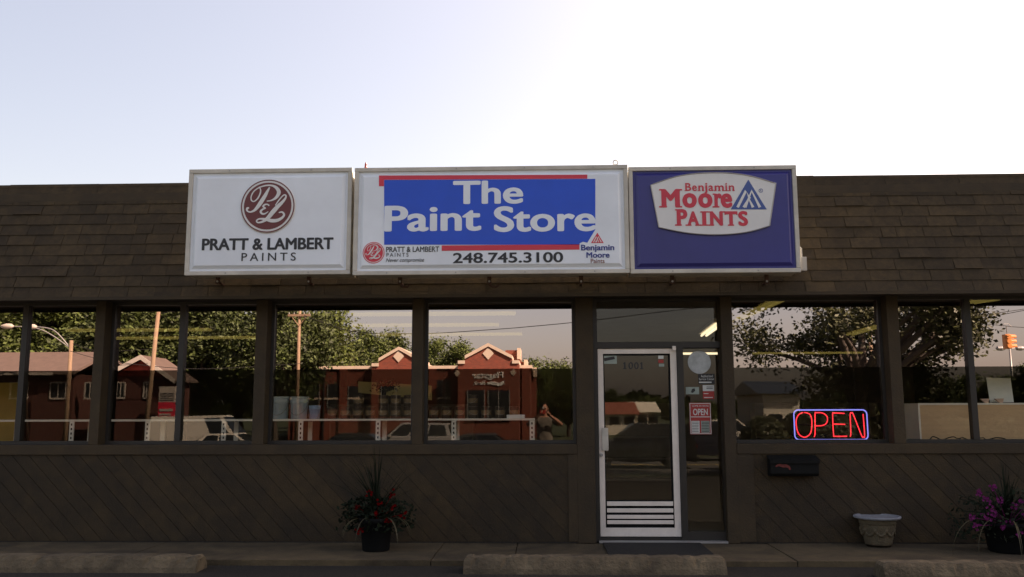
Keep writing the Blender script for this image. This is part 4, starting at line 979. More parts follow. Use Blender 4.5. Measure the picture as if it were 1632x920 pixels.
for i, (pxa, ptp, pbt, dv) in enumerate(((827, 555, 573, 1.5), (838, 574, 588, 3.5), (852.5, 586.5, 601, 5.5))):
    a = fx(pxa-2.5, V+dv); b = fx(pxa+3, V+dv); mb = MB(); mb.box(a, b, -V-dv-3, -V-dv+.3, fz(pxa, pbt, V+dv), fz(pxa, ptp, V+dv)); mb.build('wing_coping', M_CREAM, bank)
    mb = MB(); mb.box(a-.9, b-.05, -V-dv-6, -V-dv, zb, fz(pxa, ptp+3, V+dv)); mb.build('wing_wall', M_BRICK, bank)
for px0, px1, pt, pb in ((484, 510, 612, 652), (523, 543, 612, 652), (556, 596, 616, 660), (608, 656, 616, 664), (694, 705, 606, 652), (710, 721, 606, 652), (745, 772, 622, 668), (778, 812, 622, 668)):
    yy = -V if px0 < 600 or 660 < px0 < 735 else -(V-.6) if px0 < 660 else -vv
    mb = MB(); mb.box(fx(px0, -yy), fx(px1, -yy), yy, yy+.05, fz(px0, pb, -yy), fz(px0, pt, -yy)); w = mb.build('window', M_WINDARK, bank)
    mb = MB(); mb.box(fx(px0, -yy)-.1, fx(px1, -yy)+.1, yy, yy+.10, fz(px0, pb, -yy)-.14, fz(px0, pb, -yy)-.002); mb.build('sill', M_BRICKH, w)
    mb = MB(); n_ = max(1, round((fx(px1, -yy)-fx(px0, -yy))/.9)); xa_, xb_ = fx(px0, -yy), fx(px1, -yy)
    for i in range(n_+1): q_ = xa_+(xb_-xa_)*i/n_; mb.box(q_-.03, q_+.03, yy+.04, yy+.08, fz(px0, pb, -yy), fz(px0, pt, -yy))
    mb.build('mullions', M_GREYM, w)

# low brick house on the left
V = 42.0; zb = gz(V)-.1
hs = thing('brick_house', 'low dark red brick house with brown roof and white trimmed gable', 'house', (fx(150, V), -V-4, zb))
hx0, hx1 = fx(-120, V), fx(118, V); ze = fz(80, 596, V); zr = fz(80, 566, V+3.5)
mb = MB(); mb.box(hx0, hx1, -V-7, -V, zb, ze); mb.build('wall', M_BRICKH, hs)
mb = MB(); mb.prism([(hx0-.3, -V+.6, ze-.06), (hx0-.3, -V-3.5, zr), (hx0-.3, -V-7.6, ze-.06), (hx0-.3, -V-7.6, ze+.1), (hx0-.3, -V-3.5, zr+.18), (hx0-.3, -V+.6, ze+.1)], (hx1-hx0+.6, 0, 0)); rf = mb.build('roof', M_BROWNROOF, hs)
mb = MB(); mb.box(hx0-.3, hx1-1, -V+.6, -V+.66, ze-.1, ze+.06); mb.build('fascia', M_FASCIAW, rf)
vg = V-2; a, b, c = fx(171, vg), fx(229, vg), fx(285, vg); z0_, z1_ = fz(228, 593, vg), fz(228, 570.5, vg); zs = fz(228, 591, vg)
mb = MB(); mb.box(fx(178, vg), fx(276, vg), -vg-2.5, -vg, zb, zs-.3); gw = mb.build('gable_wall', M_BRICKH, hs)
mb = MB(); mb.prism([(fx(178, vg), -vg, zs-.3), (fx(276, vg), -vg, zs-.3), (b, -vg, z1_-.08)], (0, -.2, 0)); mb.build('gable_boards', M_REDWOOD, gw)
mb = MB()
for (p, q) in (((a, z0_-.3), (b, z1_)), ((c, z0_-.55), (b, z1_))): mb.prism([(p[0], -vg+.5, p[1]), (q[0], -vg+.5, q[1]), (q[0], -vg+.5, q[1]+.12), (p[0], -vg+.5, p[1]+.12)], (0, -3.4, 0))
mb.build('gable_roof', M_BROWNROOF, hs)
mb = MB()
for (p, q) in (((a, z0_-.3), (b, z1_)), ((c, z0_-.55), (b, z1_))): mb.prism([(p[0], -vg+.502, p[1]-.14), (q[0], -vg+.502, q[1]-.14), (q[0], -vg+.502, q[1]+.13), (p[0], -vg+.502, p[1]+.13)], (0, .05, 0))
mb.build('gable_fascia', M_FASCIAW, hs)
for px0, px1, pt, pb, v_ in ((83, 106, 611, 634, V), (138, 152, 611, 634, V), (20, 45, 611, 634, V), (172, 181, 611, 633, vg), (189, 200, 611, 633, vg), (232, 239, 611, 633, vg)):
    x0_, x1_, za, zc = fx(px0, v_), fx(px1, v_), fz(px0, pb, v_), fz(px0, pt, v_)
    mb = MB(); mb.box(x0_, x1_, -v_, -v_+.04, za, zc); w = mb.build('window', M_WINDARK, hs)
    mb = MB()
    for q in ((x0_-.08, x0_, za, zc), (x1_, x1_+.08, za, zc), (x0_-.08, x1_+.08, za-.1, za), (x0_-.08, x1_+.08, zc, zc+.08), ((x0_+x1_)/2-.03, (x0_+x1_)/2+.03, za, zc)): mb.box(q[0], q[1], -v_, -v_+.07, q[2], q[3])
    mb.build('window_frame', M_FASCIAW, w)
# pale houses beyond the door glass and behind the tree
def small_house(label, pxl, pxr, pyr, pye, v, roofm, porch=False):
    zb = gz(v)-.1; x0_, x1_ = fx(pxl, v), fx(pxr, v); ze, zr = fz(pxl, pye, v), fz(pxl, pyr, v+2)
    h = thing('white_house', label, 'house', ((x0_+x1_)/2, -v-3, zb))
    mb = MB(); mb.box(x0_, x1_, -v-7, -v, zb, ze); mb.build('wall', M_WHITEW, h)
    mb = MB(); mb.prism([(x0_-.4, -v+.5, ze), (x0_-.4, -v-3.5, zr+.6), (x0_-.4, -v-7.5, ze)], (x1_-x0_+.8, 0, 0)); mb.build('roof', roofm, h)
    n = max(2, int((x1_-x0_)/1.8))
    for i in range(n):
        xa = x0_+(x1_-x0_)*(i+.3)/n; mb = MB(); mb.box(xa, xa+.8, -v, -v+.04, zb+1, min(zb+2.1, ze-.2)); mb.build('window', M_WINDARK, h)
    if porch:
        mb = MB(); mb.box(x0_, x1_, -v, -v+2, ze-.5, ze-.3); mb.build('porch_roof', roofm, h)
        for i in range(4): q = x0_+.1+(x1_-x0_-.2)*i/3; mb = MB(); mb.box(q-.07, q+.07, -v+1.8, -v+1.94, zb, ze-.5); mb.build('porch_post', M_FASCIAW, h)
small_house('long white house with red roof, seen far off in the door glass', 964, 1010, 652, 660, 66, M_REDROOF)
small_house('cream house with wide gable, seen beside the long white one in the door glass', 1010, 1044, 651, 657, 70, M_WHITEW)
small_house('white house with dark roof half hidden behind the big tree', 1214, 1272, 622, 628, 44, M_WINDARK)

# trees
def make_tree(name, label, h, cr, trunk_h, leafsz, nleaf, m, seed, clumps=46, group=None, flat=.8, spr=(.16, .30), hollow=0):
    rn = random.Random(seed); t = thing(name, label, 'tree', (0, 0, 0), 0, group)
    mb = MB(); cc = Vector((0, 0, trunk_h+(h-trunk_h)*.5)); rz_ = (h-trunk_h)*.5
    r0 = .028*h+.05
    mb.tube([(0, 0, -.2), (0, 0, .2), (.04*h*rn.uniform(-.3, .3), .02*h, trunk_h), (rn.uniform(-.3, .3), rn.uniform(-.3, .3), h*.72)], [r0*1.3, r0, r0*.8, r0*.25], 9)
    cl = []
    for k in range(clumps):
        while True:
            p = Vector((rn.uniform(-1, 1), rn.uniform(-1, 1), rn.uniform(-1, 1)))
            if p.length <= 1 and p.length > .25 and not (math.hypot(p.x, p.y) < hollow and p.z < .1): break
        q = Vector((p.x*cr, p.y*cr, p.z*rz_*(1 if p.z > 0 else flat)))+cc; cl.append((q, rn.uniform(*spr)*cr))
    for q, s_ in cl[:26]:
        st = Vector((0, 0, trunk_h*rn.uniform(.75, 1.0)+(q.z-trunk_h)*rn.uniform(0, .35)))
        if st.z > q.z: st.z = max(trunk_h*.7, q.z-.4)
        mid = st.lerp(q, .5)+Vector((rn.gauss(0, .1)*cr, rn.gauss(0, .1)*cr, .06*cr)); mb.tube(smooth_path([st, mid, q], 4), [r0*(.5 if not hollow else .62)*(1-.1*i) for i in range(9)], 6)
    mb.build('trunk', M_BARK, t, smooth=True)
    mb = MB()
    for k in range(nleaf):
        q, s_ = cl[rn.randrange(clumps)]
        d = Vector((rn.gauss(0, 1), rn.gauss(0, 1), rn.gauss(0, .75))); d = d*(s_*.62)
        p = q+d; z = leafsz*rn.uniform(.6, 1.3); u = Vector((rn.gauss(0, 1), rn.gauss(0, 1), rn.gauss(0, .6))).normalized()*z; w = u.cross(Vector((rn.gauss(0, 1), rn.gauss(0, 1), rn.gauss(0, 1)))).normalized()*z*.55
        mb.poly([p-u, p-u*.2+w, p+u, p-u*.2-w])
    mb.build('crown', m, t, recalc=False)
    return t
def plant_tree(t, px, v, ptop, h0, label, sx=1, first=False):
    z = gz(v); q = far(px, 600, v); H = far(px, ptop, v).z-z; s_ = H/h0
    if first: t.location = (q.x, q.y, z); t.scale = (s_*sx, s_*sx, s_); t.rotation_euler[2] = random.random()*6; t['label'] = label; return t
    return dup(t, (q.x, q.y, z), random.random()*6, (s_*sx, s_*sx, s_), label)
GT = 'trees across the road'
tA = make_tree('leafy_tree', '', 12, 4.6, 2.2, .17, 26000, M_LEAF, 1, 60, GT)
tB = make_tree('leafy_tree', '', 11, 3.8, 2.0, .16, 22000, M_LEAF2, 2, 50, GT)
rows = [(tA, 20, 56, 462, 1.15, 'tall tree over the roof of the brick house, leftmost in the windows'), (tB, 95, 60, 455, 1.2, 'deep green tree behind the street lamp pole'), (tA, 160, 62, 440, 1.1, 'tall tree above the brick house, beside the left window post'),
        (tB, 215, 54, 452, 1.15, 'deep green tree above the house gable'), (tA, 275, 60, 448, 1.1, 'tall tree right of the gable, behind the leaning pole'), (tB, 330, 52, 470, 1.1, 'deep green tree above the parked white van'),
        (tA, 385, 58, 452, 1.1, 'tall tree at the right side of the second window'), (tB, 440, 50, 474, .95, 'deep green tree behind the blue buckets'), (tA, 492, 60, 476, .9, 'tall tree behind the utility pole in the bucket window'),
        (tB, 530, 74, 535, 1.0, 'small round tree peeping over the bank parapet'), (tA, 588, 86, 528, .95, 'round tree rising left of the small gable'), (tB, 625, 90, 533, .95, 'dark tree directly behind the small gable'), (tA, 700, 84, 540, 1.0, 'bright tree between the two bank gables'), (tB, 735, 88, 551, .9, 'darker tree touching the large gable'),
        (tA, 865, 66, 572, 1.1, 'round tree right of the bank, above the photographer'), (tB, 905, 62, 600, 1.2, 'low tree right of the bank beside the door post'),
        (tB, 975, 110, 622, 1.2, 'far tree left in the door glass'), (tA, 1030, 120, 636, 1.5, 'far tree in the middle of the door glass'), (tB, 1072, 80, 628, 1.2, 'dark tree at the right side of the door glass'), (tA, 1120, 76, 640, 1.3, 'far tree behind the pane with the stickers'),
        (tB, 1460, 52, 585, 1.3, 'deep green tree beyond the hedge right of the big tree'), (tA, 1570, 58, 596, 1.4, 'tree beyond the hedge under the traffic light'), (tB, 1680, 50, 570, 1.3, 'deep green tree at the far right beyond the hedge'),
        (tA, -60, 58, 450, 1.2, 'tall tree beyond the left end of the house'), (tB, -140, 56, 460, 1.2, 'deep green tree far left of the house')]
used = set()
for t, px, v, ptop, sx, lab in rows:
    plant_tree(t, px, v, ptop, 12 if t is tA else 11, lab, sx, first=t not in used); used.add(t)
q = far(1372, 600, 19); big = make_tree('leafy_tree', 'big spreading dark tree across the lot, filling the neon sign window', 7.4, 3.8, 2.2, .080, 33000, M_LEAF3, 21, 46, GT, .95, (.11, .20), .32)
big.location = (q.x, q.y, gz(19))
mb = MB(); rn = random.Random(77)              # far belt of trees closing the view
for k in range(15000):
    x = rn.uniform(-230, 230); vv = rn.uniform(150, 185); top = 3.4+1.0*math.sin(x*.13)+.8*math.sin(x*.31+1)+.6*math.sin(x*.77)
    p = Vector((x, -vv, gz(vv)+top*rn.random()**.7)); u = Vector((rn.gauss(0, 1), rn.gauss(0, 1), rn.gauss(0, 1))).normalized()*rn.uniform(.5, 1.1); w = u.orthogonal().normalized()*.6
    mb.poly([p-u, p+w, p+u, p-w])
tag(mb.build('far_woods', M_LEAF2, recalc=False, origin=(0, -165, 0)), 'dark belt of far trees along the horizon beyond the houses', 'woods', kind='stuff')
# hedge bushes at right
mbp = None
for i, px in enumerate((1215, 1275, 1335, 1395, 1455, 1515, 1580, 1650)):
    v = 25.5; q = far(px, 600, v); zb = gz(v)
    if mbp is None:
        mbp = thing('hedge_bush', '', 'bush', (0, 0, 0), 0, 'bushes along the road')
        mb = MB(); rn = random.Random(31)
        for k in range(3200):
            a, b_ = rn.uniform(0, 6.28), rn.random()**.5; p = Vector((math.cos(a)*b_*1.25, math.sin(a)*b_*.9, .15+(1-b_*b_*.5)*2.3*rn.random()**.6)); u = Vector((rn.gauss(0, 1), rn.gauss(0, 1), rn.gauss(0, 1))).normalized()*.1; w = u.orthogonal().normalized()*.055
            mb.poly([p-u, p+w, p+u, p-w])
        mb.build('foliage', M_LEAF3, mbp, recalc=False)
        mb = MB()
        for k in range(9): mb.tube([(rn.uniform(-.3, .3), rn.uniform(-.2, .2), -.1), (rn.uniform(-.8, .8), rn.uniform(-.5, .5), 1.7)], [.04, .012], 5)
        mb.build('stems', M_BARK, mbp); o = mbp
    else: o = dup(mbp, (0, 0, 0))
    o.location = (q.x, q.y, zb); o.rotation_euler = (0, 0, random.random()*6); o.scale = (1, 1, random.uniform(.85, 1.05))
    o['label'] = ['dark bush at the left end of the hedge, by the dark roofed house', 'dark bush second from the dark roofed house', 'dark bush behind the middle of the neon sign', 'dark bush under the trunk of the big tree', 'dark bush right of the big tree trunk', 'dark bush behind the left part of the tan cabinet', 'dark bush below the traffic light', 'dark bush at the far right end of the hedge'][i]

# poles, lamps, wires, signal
def pole(label, px, v, ptop, lean=0, r=.14, arm=None, lamps=None, name='utility_pole'):
    zb = gz(v)-.3; t_ = far(px, ptop, v); xb = t_.x-lean
    o = thing(name, label, 'utility pole', (xb, -v, zb))
    mb = MB(); mb.tube([(xb, -v, zb), (t_.x, -v, t_.z)], [r, r*.72], 12); mb.build('post', M_WOOD, o, smooth=True)
    if arm:
        mb = MB(); mb.box(t_.x-arm, t_.x+arm, -v+.1, -v+.2, t_.z-.45, t_.z-.3); mb.tube([(t_.x-arm*.7, -v+.15, t_.z-.42), (t_.x, -v+.12, t_.z-1.1)], .03, 5); mb.tube([(t_.x+arm*.7, -v+.15, t_.z-.42), (t_.x, -v+.12, t_.z-1.1)], .03, 5); ca = mb.build('crossarm', M_WOOD, o)
        mb = MB()
        for k in (-.9, -.45, .45, .9): mb.lathe([(.03, 0), (.05, .03), (.04, .08), (.05, .11), (.01, .14)], (t_.x+arm*k, -v+.15, t_.z-.3), 8)
        mb.build('insulators', M_GREYM, ca)
    for (pa, pl) in lamps or []:
        a = far(*pa, v); l = far(*pl, v)
        mb = MB(); mid = a.lerp(l, .5)+Vector((0, 0, .25*abs(l.z-a.z)+.1)); mb.tube(smooth_path([a, mid, l], 6), .035, 8); am = mb.build('lamp_arm', M_GREYM, o, smooth=True)
        d = -1 if l.x < a.x else 1
        mb = MB(); mb.lathe([(.02, -.1), (.10, .0), (.17, .25), (.15, .55), (.03, .72)], (l.x-(.0 if d > 0 else .62), l.y, l.z), 12, axis='x'); mb.build('lamp_head', M_FASCIAW, o, smooth=True)
    return o
pole('wooden lamp pole with two curved lamp arms before the brick house', 114, 40, 543, lamps=[((113, 556), (57, 521)), ((113, 556), (20, 520))])
pole('leaning wooden pole in front of the house gable', 253, 37, 494, lean=.45)
pole('tall wooden pole with crossarm at the left end of the bank', 478, 48, 494, arm=.75)
pole('thinner wooden pole standing behind the bank parapet', 494, 70, 529, r=.12, arm=.6)
v = 60; q = far(1618, 640, v); zt = far(1613, 556, v).z; sp = thing('street_lamp', 'grey double headed street lamp below the traffic light', 'street lamp', (q.x, -v, gz(v)-.2))
mb = MB(); mb.tube([(q.x, -v, gz(v)-.2), (q.x-.1, -v, zt)], [.12, .07], 10); mb.build('post', M_GREYM, sp, smooth=True)
for d in (-1, 1):
    mb = MB(); mb.tube([(q.x-.1, -v, zt), (q.x-.1+d*.5, -v, zt+.05)], .04, 6); mb.lathe([(.05, -.32), (.17, -.2), (.2, .1), (.12, .38), (.02, .42)], (q.x-.1+d*.75, -v, zt+.04), 10, axis='x'); mb.build('lamp_head', M_GREYM, sp)
def wire(label, pts, v, r=.012, v2=None):
    P = [far(a, b, v if v2 is None else v+(v2-v)*i/(len(pts)-1)) for i, (a, b) in enumerate(pts)]; mb = MB(); mb.tube(smooth_path(P, 6), r, 5)
    return tag(mb.build('overhead_wire', M_WIRE), label, 'overhead wire', 'overhead wires along the road')
wire('sagging wire crossing the sky above the bank gables', [(478, 500), (560, 528), (660, 532), (760, 527), (915, 514), (1080, 494), (1260, 478), (1500, 470), (1760, 466)], 48, .022, 32)
wire('wire crossing behind the crown of the big tree', [(1160, 571), (1175, 567), (1290, 546), (1400, 537), (1580, 505), (1760, 470)], 46, .016, 32)
pole('wooden pole hidden behind the post right of the door', 1160, 46, 569, r=.13)
wire('upper wire at the right end window, rising to the right', [(1384, 520), (1515, 508), (1632, 493), (1760, 470)], 32, .015)
wire('wire carrying the traffic light', [(1380, 503), (1515, 512), (1590, 518.5), (1606, 520), (1632, 522), (1760, 528)], 32, .015)
wire('dark wire before the gable of the brick house', [(112, 560), (165, 574), (235, 583), (330, 588), (478, 580)], 39, .016)
wire('thin wire running from the lamp pole to the leaning pole', [(116, 548), (160, 560), (253, 556)], 39, .012)
wire('wire beside the top of the leaning pole', [(253, 500), (340, 492), (478, 496)], 40, .014)
pole('wooden pole behind the crown of the big tree, holding the signal wires', 1384, 32, 500, r=.13)
pole('wooden pole carrying the signal wires beyond the right end window', 1760, 32, 462, r=.15)
v = 32; tp = far(1604, 520, v); bt = far(1605, 556, v); sg = thing('traffic_light', 'orange traffic light with three hooded lenses hanging from a wire', 'traffic light', (tp.x, -v, bt.z))
hgt = far(1604, 533, v).z-bt.z; w_ = .17
mb = MB(); mb.box(tp.x-w_, tp.x+w_*.6, -v-.17, -v+.17, bt.z, bt.z+hgt, .03); mb.build('housing', M_SIGNAL, sg)
mb = MB(); mb.tube([(tp.x, -v, bt.z+hgt), (tp.x, -v, tp.z)], .02, 6); mb.tube([(tp.x-.25, -v, tp.z-.02), (tp.x-.1, -v, tp.z+.1), (tp.x+.1, -v, tp.z+.1), (tp.x+.25, -v, tp.z-.04)], .012, 6); mb.build('hanger', M_GREYM, sg)
for k in range(3):
    zc = bt.z+hgt*(.18+.32*k)
    mb = MB(); n = 14; rr = .125
    A = [(tp.x+w_*.6, -v+rr*math.cos(R(-20+i*220/n)), zc+rr*math.sin(R(-20+i*220/n))) for i in range(n+1)]
    va = [mb.bm.verts.new(p) for p in A]; vb = [mb.bm.verts.new((p[0]+.26, p[1], p[2]-.02)) for p in A]
    for i in range(n): mb.bm.faces.new((va[i], va[i+1], vb[i+1], vb[i]))
    mb.build('visor', M_SIGNAL, sg)
    mb = MB(); mb.lathe([(.001, .03), (.08, .022), (.11, 0)], (tp.x+w_*.6, -v, zc), 16, axis='x'); mb.build('lens', mat(('green_lens', 'amber_lens', 'red_lens_off')[k], ((.02, .10, .05), (.25, .12, .01), (.20, .01, .01))[k], .2, .1), sg)
    mb = MB(); mb.lathe([(.13, .003), (.13, .03), (.10, .06), (.001, .06)], (tp.x-.03, -v+.17, zc), 16, axis='y'); mb.build('side_cover', M_SIGNAL, sg)
# roadside sign near the gable
v = 39; q = far(267, 668, v); rs = thing('roadside_sign', 'white and red letter board sign on posts right of the house gable', 'sign', (q.x, -v, gz(v)))
z1_, zm, z0_ = fz(267, 616, v), fz(267, 641, v), fz(267, 665, v); xa, xb = fx(255, v), fx(281, v)
mb = MB(); mb.box(xa, xb, -v-.15, -v, zm, z1_); mb.build('white_panel', M_FASCIAW, rs)
mb = MB(); mb.box(xa, xb, -v-.15, -v, z0_, zm-.005); mb.build('red_panel', M_RED, rs)
mb = MB()
for k in range(4): mb.box(xa+.08, xb-.08, -v, -v+.02, zm+.08+k*.12, zm+.12+k*.12)
mb.build('letter_strips', M_INK, rs)
mb = MB(); mb.box(xa+.08, xb-.1, -v, -v+.02, z0_+.32, z0_+.46); mb.box(xa+.08, xb-.2, -v, -v+.02, z0_+.1, z0_+.2); mb.build('light_strips', M_FASCIAW, rs)
for k in (xa+.08, xb-.08): mb = MB(); mb.box(k-.05, k+.05, -v-.12, -v-.02, gz(v)-.2, z0_-.001); mb.build('post', M_GREYM, rs)

# ------------------------------------------------------------------ vehicles
def car(label, px, v, kind, paint, face, name):
    q = far(px, 660, v); zg = gz(v)+.008
    o = thing(name, label, 'car' if kind != 'van' else 'van', (q.x, -v, zg), 0 if face > 0 else math.pi, 'vehicles on the road')
    if kind == 'sedan': L_, W_, H_, belt, prof, gh, wr = 4.6, 1.78, 1.45, .92, [(-2.28, .35), (-2.3, .62), (-2.22, .86), (-1.5, .93), (1.0, .95), (1.9, .80), (2.2, .68), (2.3, .5), (2.26, .28)], [(-1.75, .92), (-1.05, 1.42), (.15, 1.45), (.95, .95)], .32
    elif kind == 'suv': L_, W_, H_, belt, prof, gh, wr = 4.8, 1.9, 1.82, 1.1, [(-2.35, .45), (-2.4, .8), (-2.36, 1.1), (-1.2, 1.12), (1.0, 1.12), (2.1, 1.02), (2.35, .85), (2.4, .55), (2.35, .38)], [(-2.34, 1.1), (-2.1, 1.78), (.1, 1.82), (.95, 1.12)], .37
    elif kind == 'pickup': L_, W_, H_, belt, prof, gh, wr = 5.4, 1.95, 1.82, 1.1, [(-2.65, .5), (-2.7, .8), (-2.7, 1.12), (-1.0, 1.12), (1.2, 1.12), (2.4, 1.05), (2.65, .9), (2.7, .6), (2.62, .42)], [(-.95, 1.1), (-.8, 1.78), (.55, 1.82), (1.35, 1.12)], .39
    else: L_, W_, H_, belt, prof, gh, wr = 5.2, 2.0, 2.2, 1.2, [(-2.55, .4), (-2.6, .9), (-2.58, 1.2), (-1.2, 1.22), (1.4, 1.22), (2.2, 1.1), (2.5, .9), (2.58, .6), (2.5, .35)], [(-2.57, 1.2), (-2.45, 2.15), (1.0, 2.2), (1.75, 1.22)], .36
    wx = L_*.30; z0 = prof[0][1]; arch = []
    def arc(xc): return [(xc+wr*1.18*math.cos(R(a)), max(.24, .33+wr*1.18*math.sin(R(a)))) for a in range(0, 181, 20)]
    bottom = [(prof[-1][0], .24)]+arc(wx)+[(0, .24)]+arc(-wx)+[(prof[0][0], .24)]
    poly = prof+bottom
    b = bmesh.new(); vs = [b.verts.new((x, -W_/2, z)) for x, z in poly]; f = b.faces.new(vs)
    r = bmesh.ops.extrude_face_region(b, geom=[f]); bmesh.ops.translate(b, verts=[e for e in r['geom'] if isinstance(e, bmesh.types.BMVert)], vec=(0, W_, 0))
    for w in b.verts:
        if w.co.z > belt-.15: w.co.y *= .95
    rim = [e for e in b.edges if abs(e.verts[0].co.y-e.verts[1].co.y) < .1 and min(e.verts[0].co.z, e.verts[1].co.z) > .3]
    bmesh.ops.bevel(b, geom=rim, offset=.05, segments=3, affect='EDGES')
    # greenhouse
    top = b; g = [(x, z) for x, z in gh]; wb, wt = W_/2*.93, W_/2*.74
    ring = [[b.verts.new((x, s_*(wb if i in (0, 3) else wt), z-(.03 if i in (0, 3) else 0))) for i, (x, z) in enumerate(g)] for s_ in (-1, 1)]
    for i in range(3): b.faces.new((ring[0][i], ring[0][i+1], ring[1][i+1], ring[1][i]))
    b.faces.new(ring[0]); b.faces.new(ring[1][::-1])
    m = MB(); m.join(b); m.build('body', paint, o, local=True, smooth=False)
    # glass
    def lerp(a, b_, t): return (a[0]+(b_[0]-a[0])*t, a[1]+(b_[1]-a[1])*t)
    for s_ in (-1, 1):
        def P(u, w):                          # u along, w up
            bb = lerp(g[0], g[3], u); tt = lerp(g[1], g[2], u); x, z = lerp(bb, tt, w); y = (wb+(wt-wb)*w)+.008; return (x, s_*y, z)
        for (u0, u1) in ((.74, .95),) if kind == 'van' else ((.07, .36), (.39, .64), (.67, .95)) if kind == 'suv' else (((.12, .45), (.49, .93)) if kind == 'sedan' else ((.1, .48), (.52, .93))):
            m = MB(); m.prism([P(u0, .14), P(u1, .14), P(u1, .88), P(u0, .88)], (0, s_*.006, 0)); m.build('side_window', M_CARGLASS, o, local=True)
    for (a, c, nm) in ((g[3], g[2], 'windshield'), (g[0], g[1], 'rear_window')):
        A, B = lerp(a, c, .12), lerp(a, c, .9); d = .01 if nm == 'windshield' else -.01; ya = wb+(wt-wb)*.12-.06; yb_ = wb+(wt-wb)*.9-.06
        m = MB(); m.prism([(A[0]+d, -ya, A[1]+.01), (A[0]+d, ya, A[1]+.01), (B[0]+d, yb_, B[1]+.01), (B[0]+d, -yb_, B[1]+.01)], (d, 0, .008)); m.build(nm, M_CARGLASS, o, local=True)
    for x in (-wx, wx):
        for s_ in (-1, 1):
            m = MB(); m.lathe([(wr*.6, -.1), (wr*.93, -.11), (wr, -.07), (wr, .07), (wr*.93, .11), (wr*.6, .1)], (x, s_*(W_/2-.11), wr), 24, axis='y'); wl = m.build('wheel', M_TYRE, o, local=True)
            m = MB(); ys = s_*(W_/2-.005)
            m.lathe([(wr*.60, -.02), (wr*.60, .02), (wr*.52, .015), (wr*.52, -.02)], (x, ys, wr), 24, axis='y')
            for k in range(5):
                a = 2*math.pi*k/5+.3; m.tube([(x, ys, wr), (x+wr*.55*math.cos(a), ys, wr+wr*.55*math.sin(a))], [.045, .03], 6)
            m.build('rim', M_RIM, wl, local=True)
    xf = max(p[0] for p in prof); xr = min(p[0] for p in prof)
    for s_ in (-1, 1):
        m = MB(); m.box(xf-.16, xf-.01, s_*(W_/2-.42), s_*(W_/2-.10), prof[-3][1]-.12, prof[-3][1]+.04, .02); m.build('headlight', M_LAMPW, o, local=True)
        m = MB(); m.box(xr-.012, xr+.1, s_*(W_/2-.36), s_*(W_/2-.10), belt-.28, belt-.1, .02); m.build('taillight', M_LAMPR, o, local=True)
        m = MB(); m.box(g[3][0]-.35, g[3][0]-.2, s_*(W_/2*.93), s_*(W_/2+.12), belt+.02, belt+.15, .03); m.build('mirror', paint, o, local=True)
    for xx, nm in ((xf, 'front_bumper'), (xr, 'rear_bumper')):
        m = MB(); m.box(xx-.10, xx+.05, -W_/2*.93, W_/2*.93, .3, .48, .04); m.build(nm, M_BLACK, o, local=True)
    return o
P_WHITE = mat('white_paintwork', (.62, .57, .50), .3, .03, 2); P_DARK = mat('black_paintwork', (.012, .012, .014), .2, .05, 2)
P_NAVY = mat('navy_paintwork', (.02, .022, .035), .25, .05, 2); P_SILVER = mat('silver_paintwork', (.40, .38, .36), .3, .04, 2, metal=.3); P_GREY = mat('grey_paintwork', (.05, .05, .05), .25, .05, 2)
car('white van standing behind the white sedan', 330, 33.5, 'van', P_WHITE, 1, 'parked_van')
car('white sedan with its nose showing beside the blue buckets', 378, 27.5, 'sedan', P_WHITE, 1, 'parked_car')
car('black sedan left of the silver sport utility car', 552, 27, 'sedan', P_DARK, -1, 'parked_car')
car('silver sport utility car with dark side windows', 648, 34, 'suv', P_SILVER, -1, 'parked_car')
car('dark grey sedan below the bank letters', 782, 26, 'sedan', P_GREY, 1, 'parked_car')
car('black sport utility car filling the door glass', 1012, 27.5, 'suv', P_DARK, -1, 'parked_car')
car('dark blue pickup seen behind the opening hours card', 1125, 33.5, 'pickup', P_NAVY, 1, 'parked_car')
car('white sport utility car right of the pane with the stickers', 1168, 39.5, 'suv', P_WHITE, 1, 'parked_car')

# ------------------------------------------------------------------ the photographer, standing where the camera is
def skin_mesh(verts, edges, root, sub=2):
    me = bpy.data.meshes.new('sk'); me.from_pydata([v[:3] for v in verts], edges, []); o = bpy.data.objects.new('sk', me); C.objects.link(o)
    md = o.modifiers.new('s', 'SKIN'); sv_ = me.skin_vertices[0].data
    for i, v in enumerate(verts): sv_[i].radius = (v[3], v[4] if len(v) > 4 else v[3]); sv_[i].use_root = (i == root)
    ms = o.modifiers.new('d', 'SUBSURF'); ms.levels = sub; ms.render_levels = sub
    dg = bpy.context.evaluated_depsgraph_get(); dg.update(); m2 = bpy.data.meshes.new_from_object(o.evaluated_get(dg)); bpy.data.objects.remove(o); return m2
pzg = gz(10.5)+.006; PX, PY = .04, -10.56
person = thing('person', 'photographer in grey shirt and dark shorts holding up a red phone', 'person', (PX, PY, pzg))
h0 = CAMH-pzg                                # lens height above ground
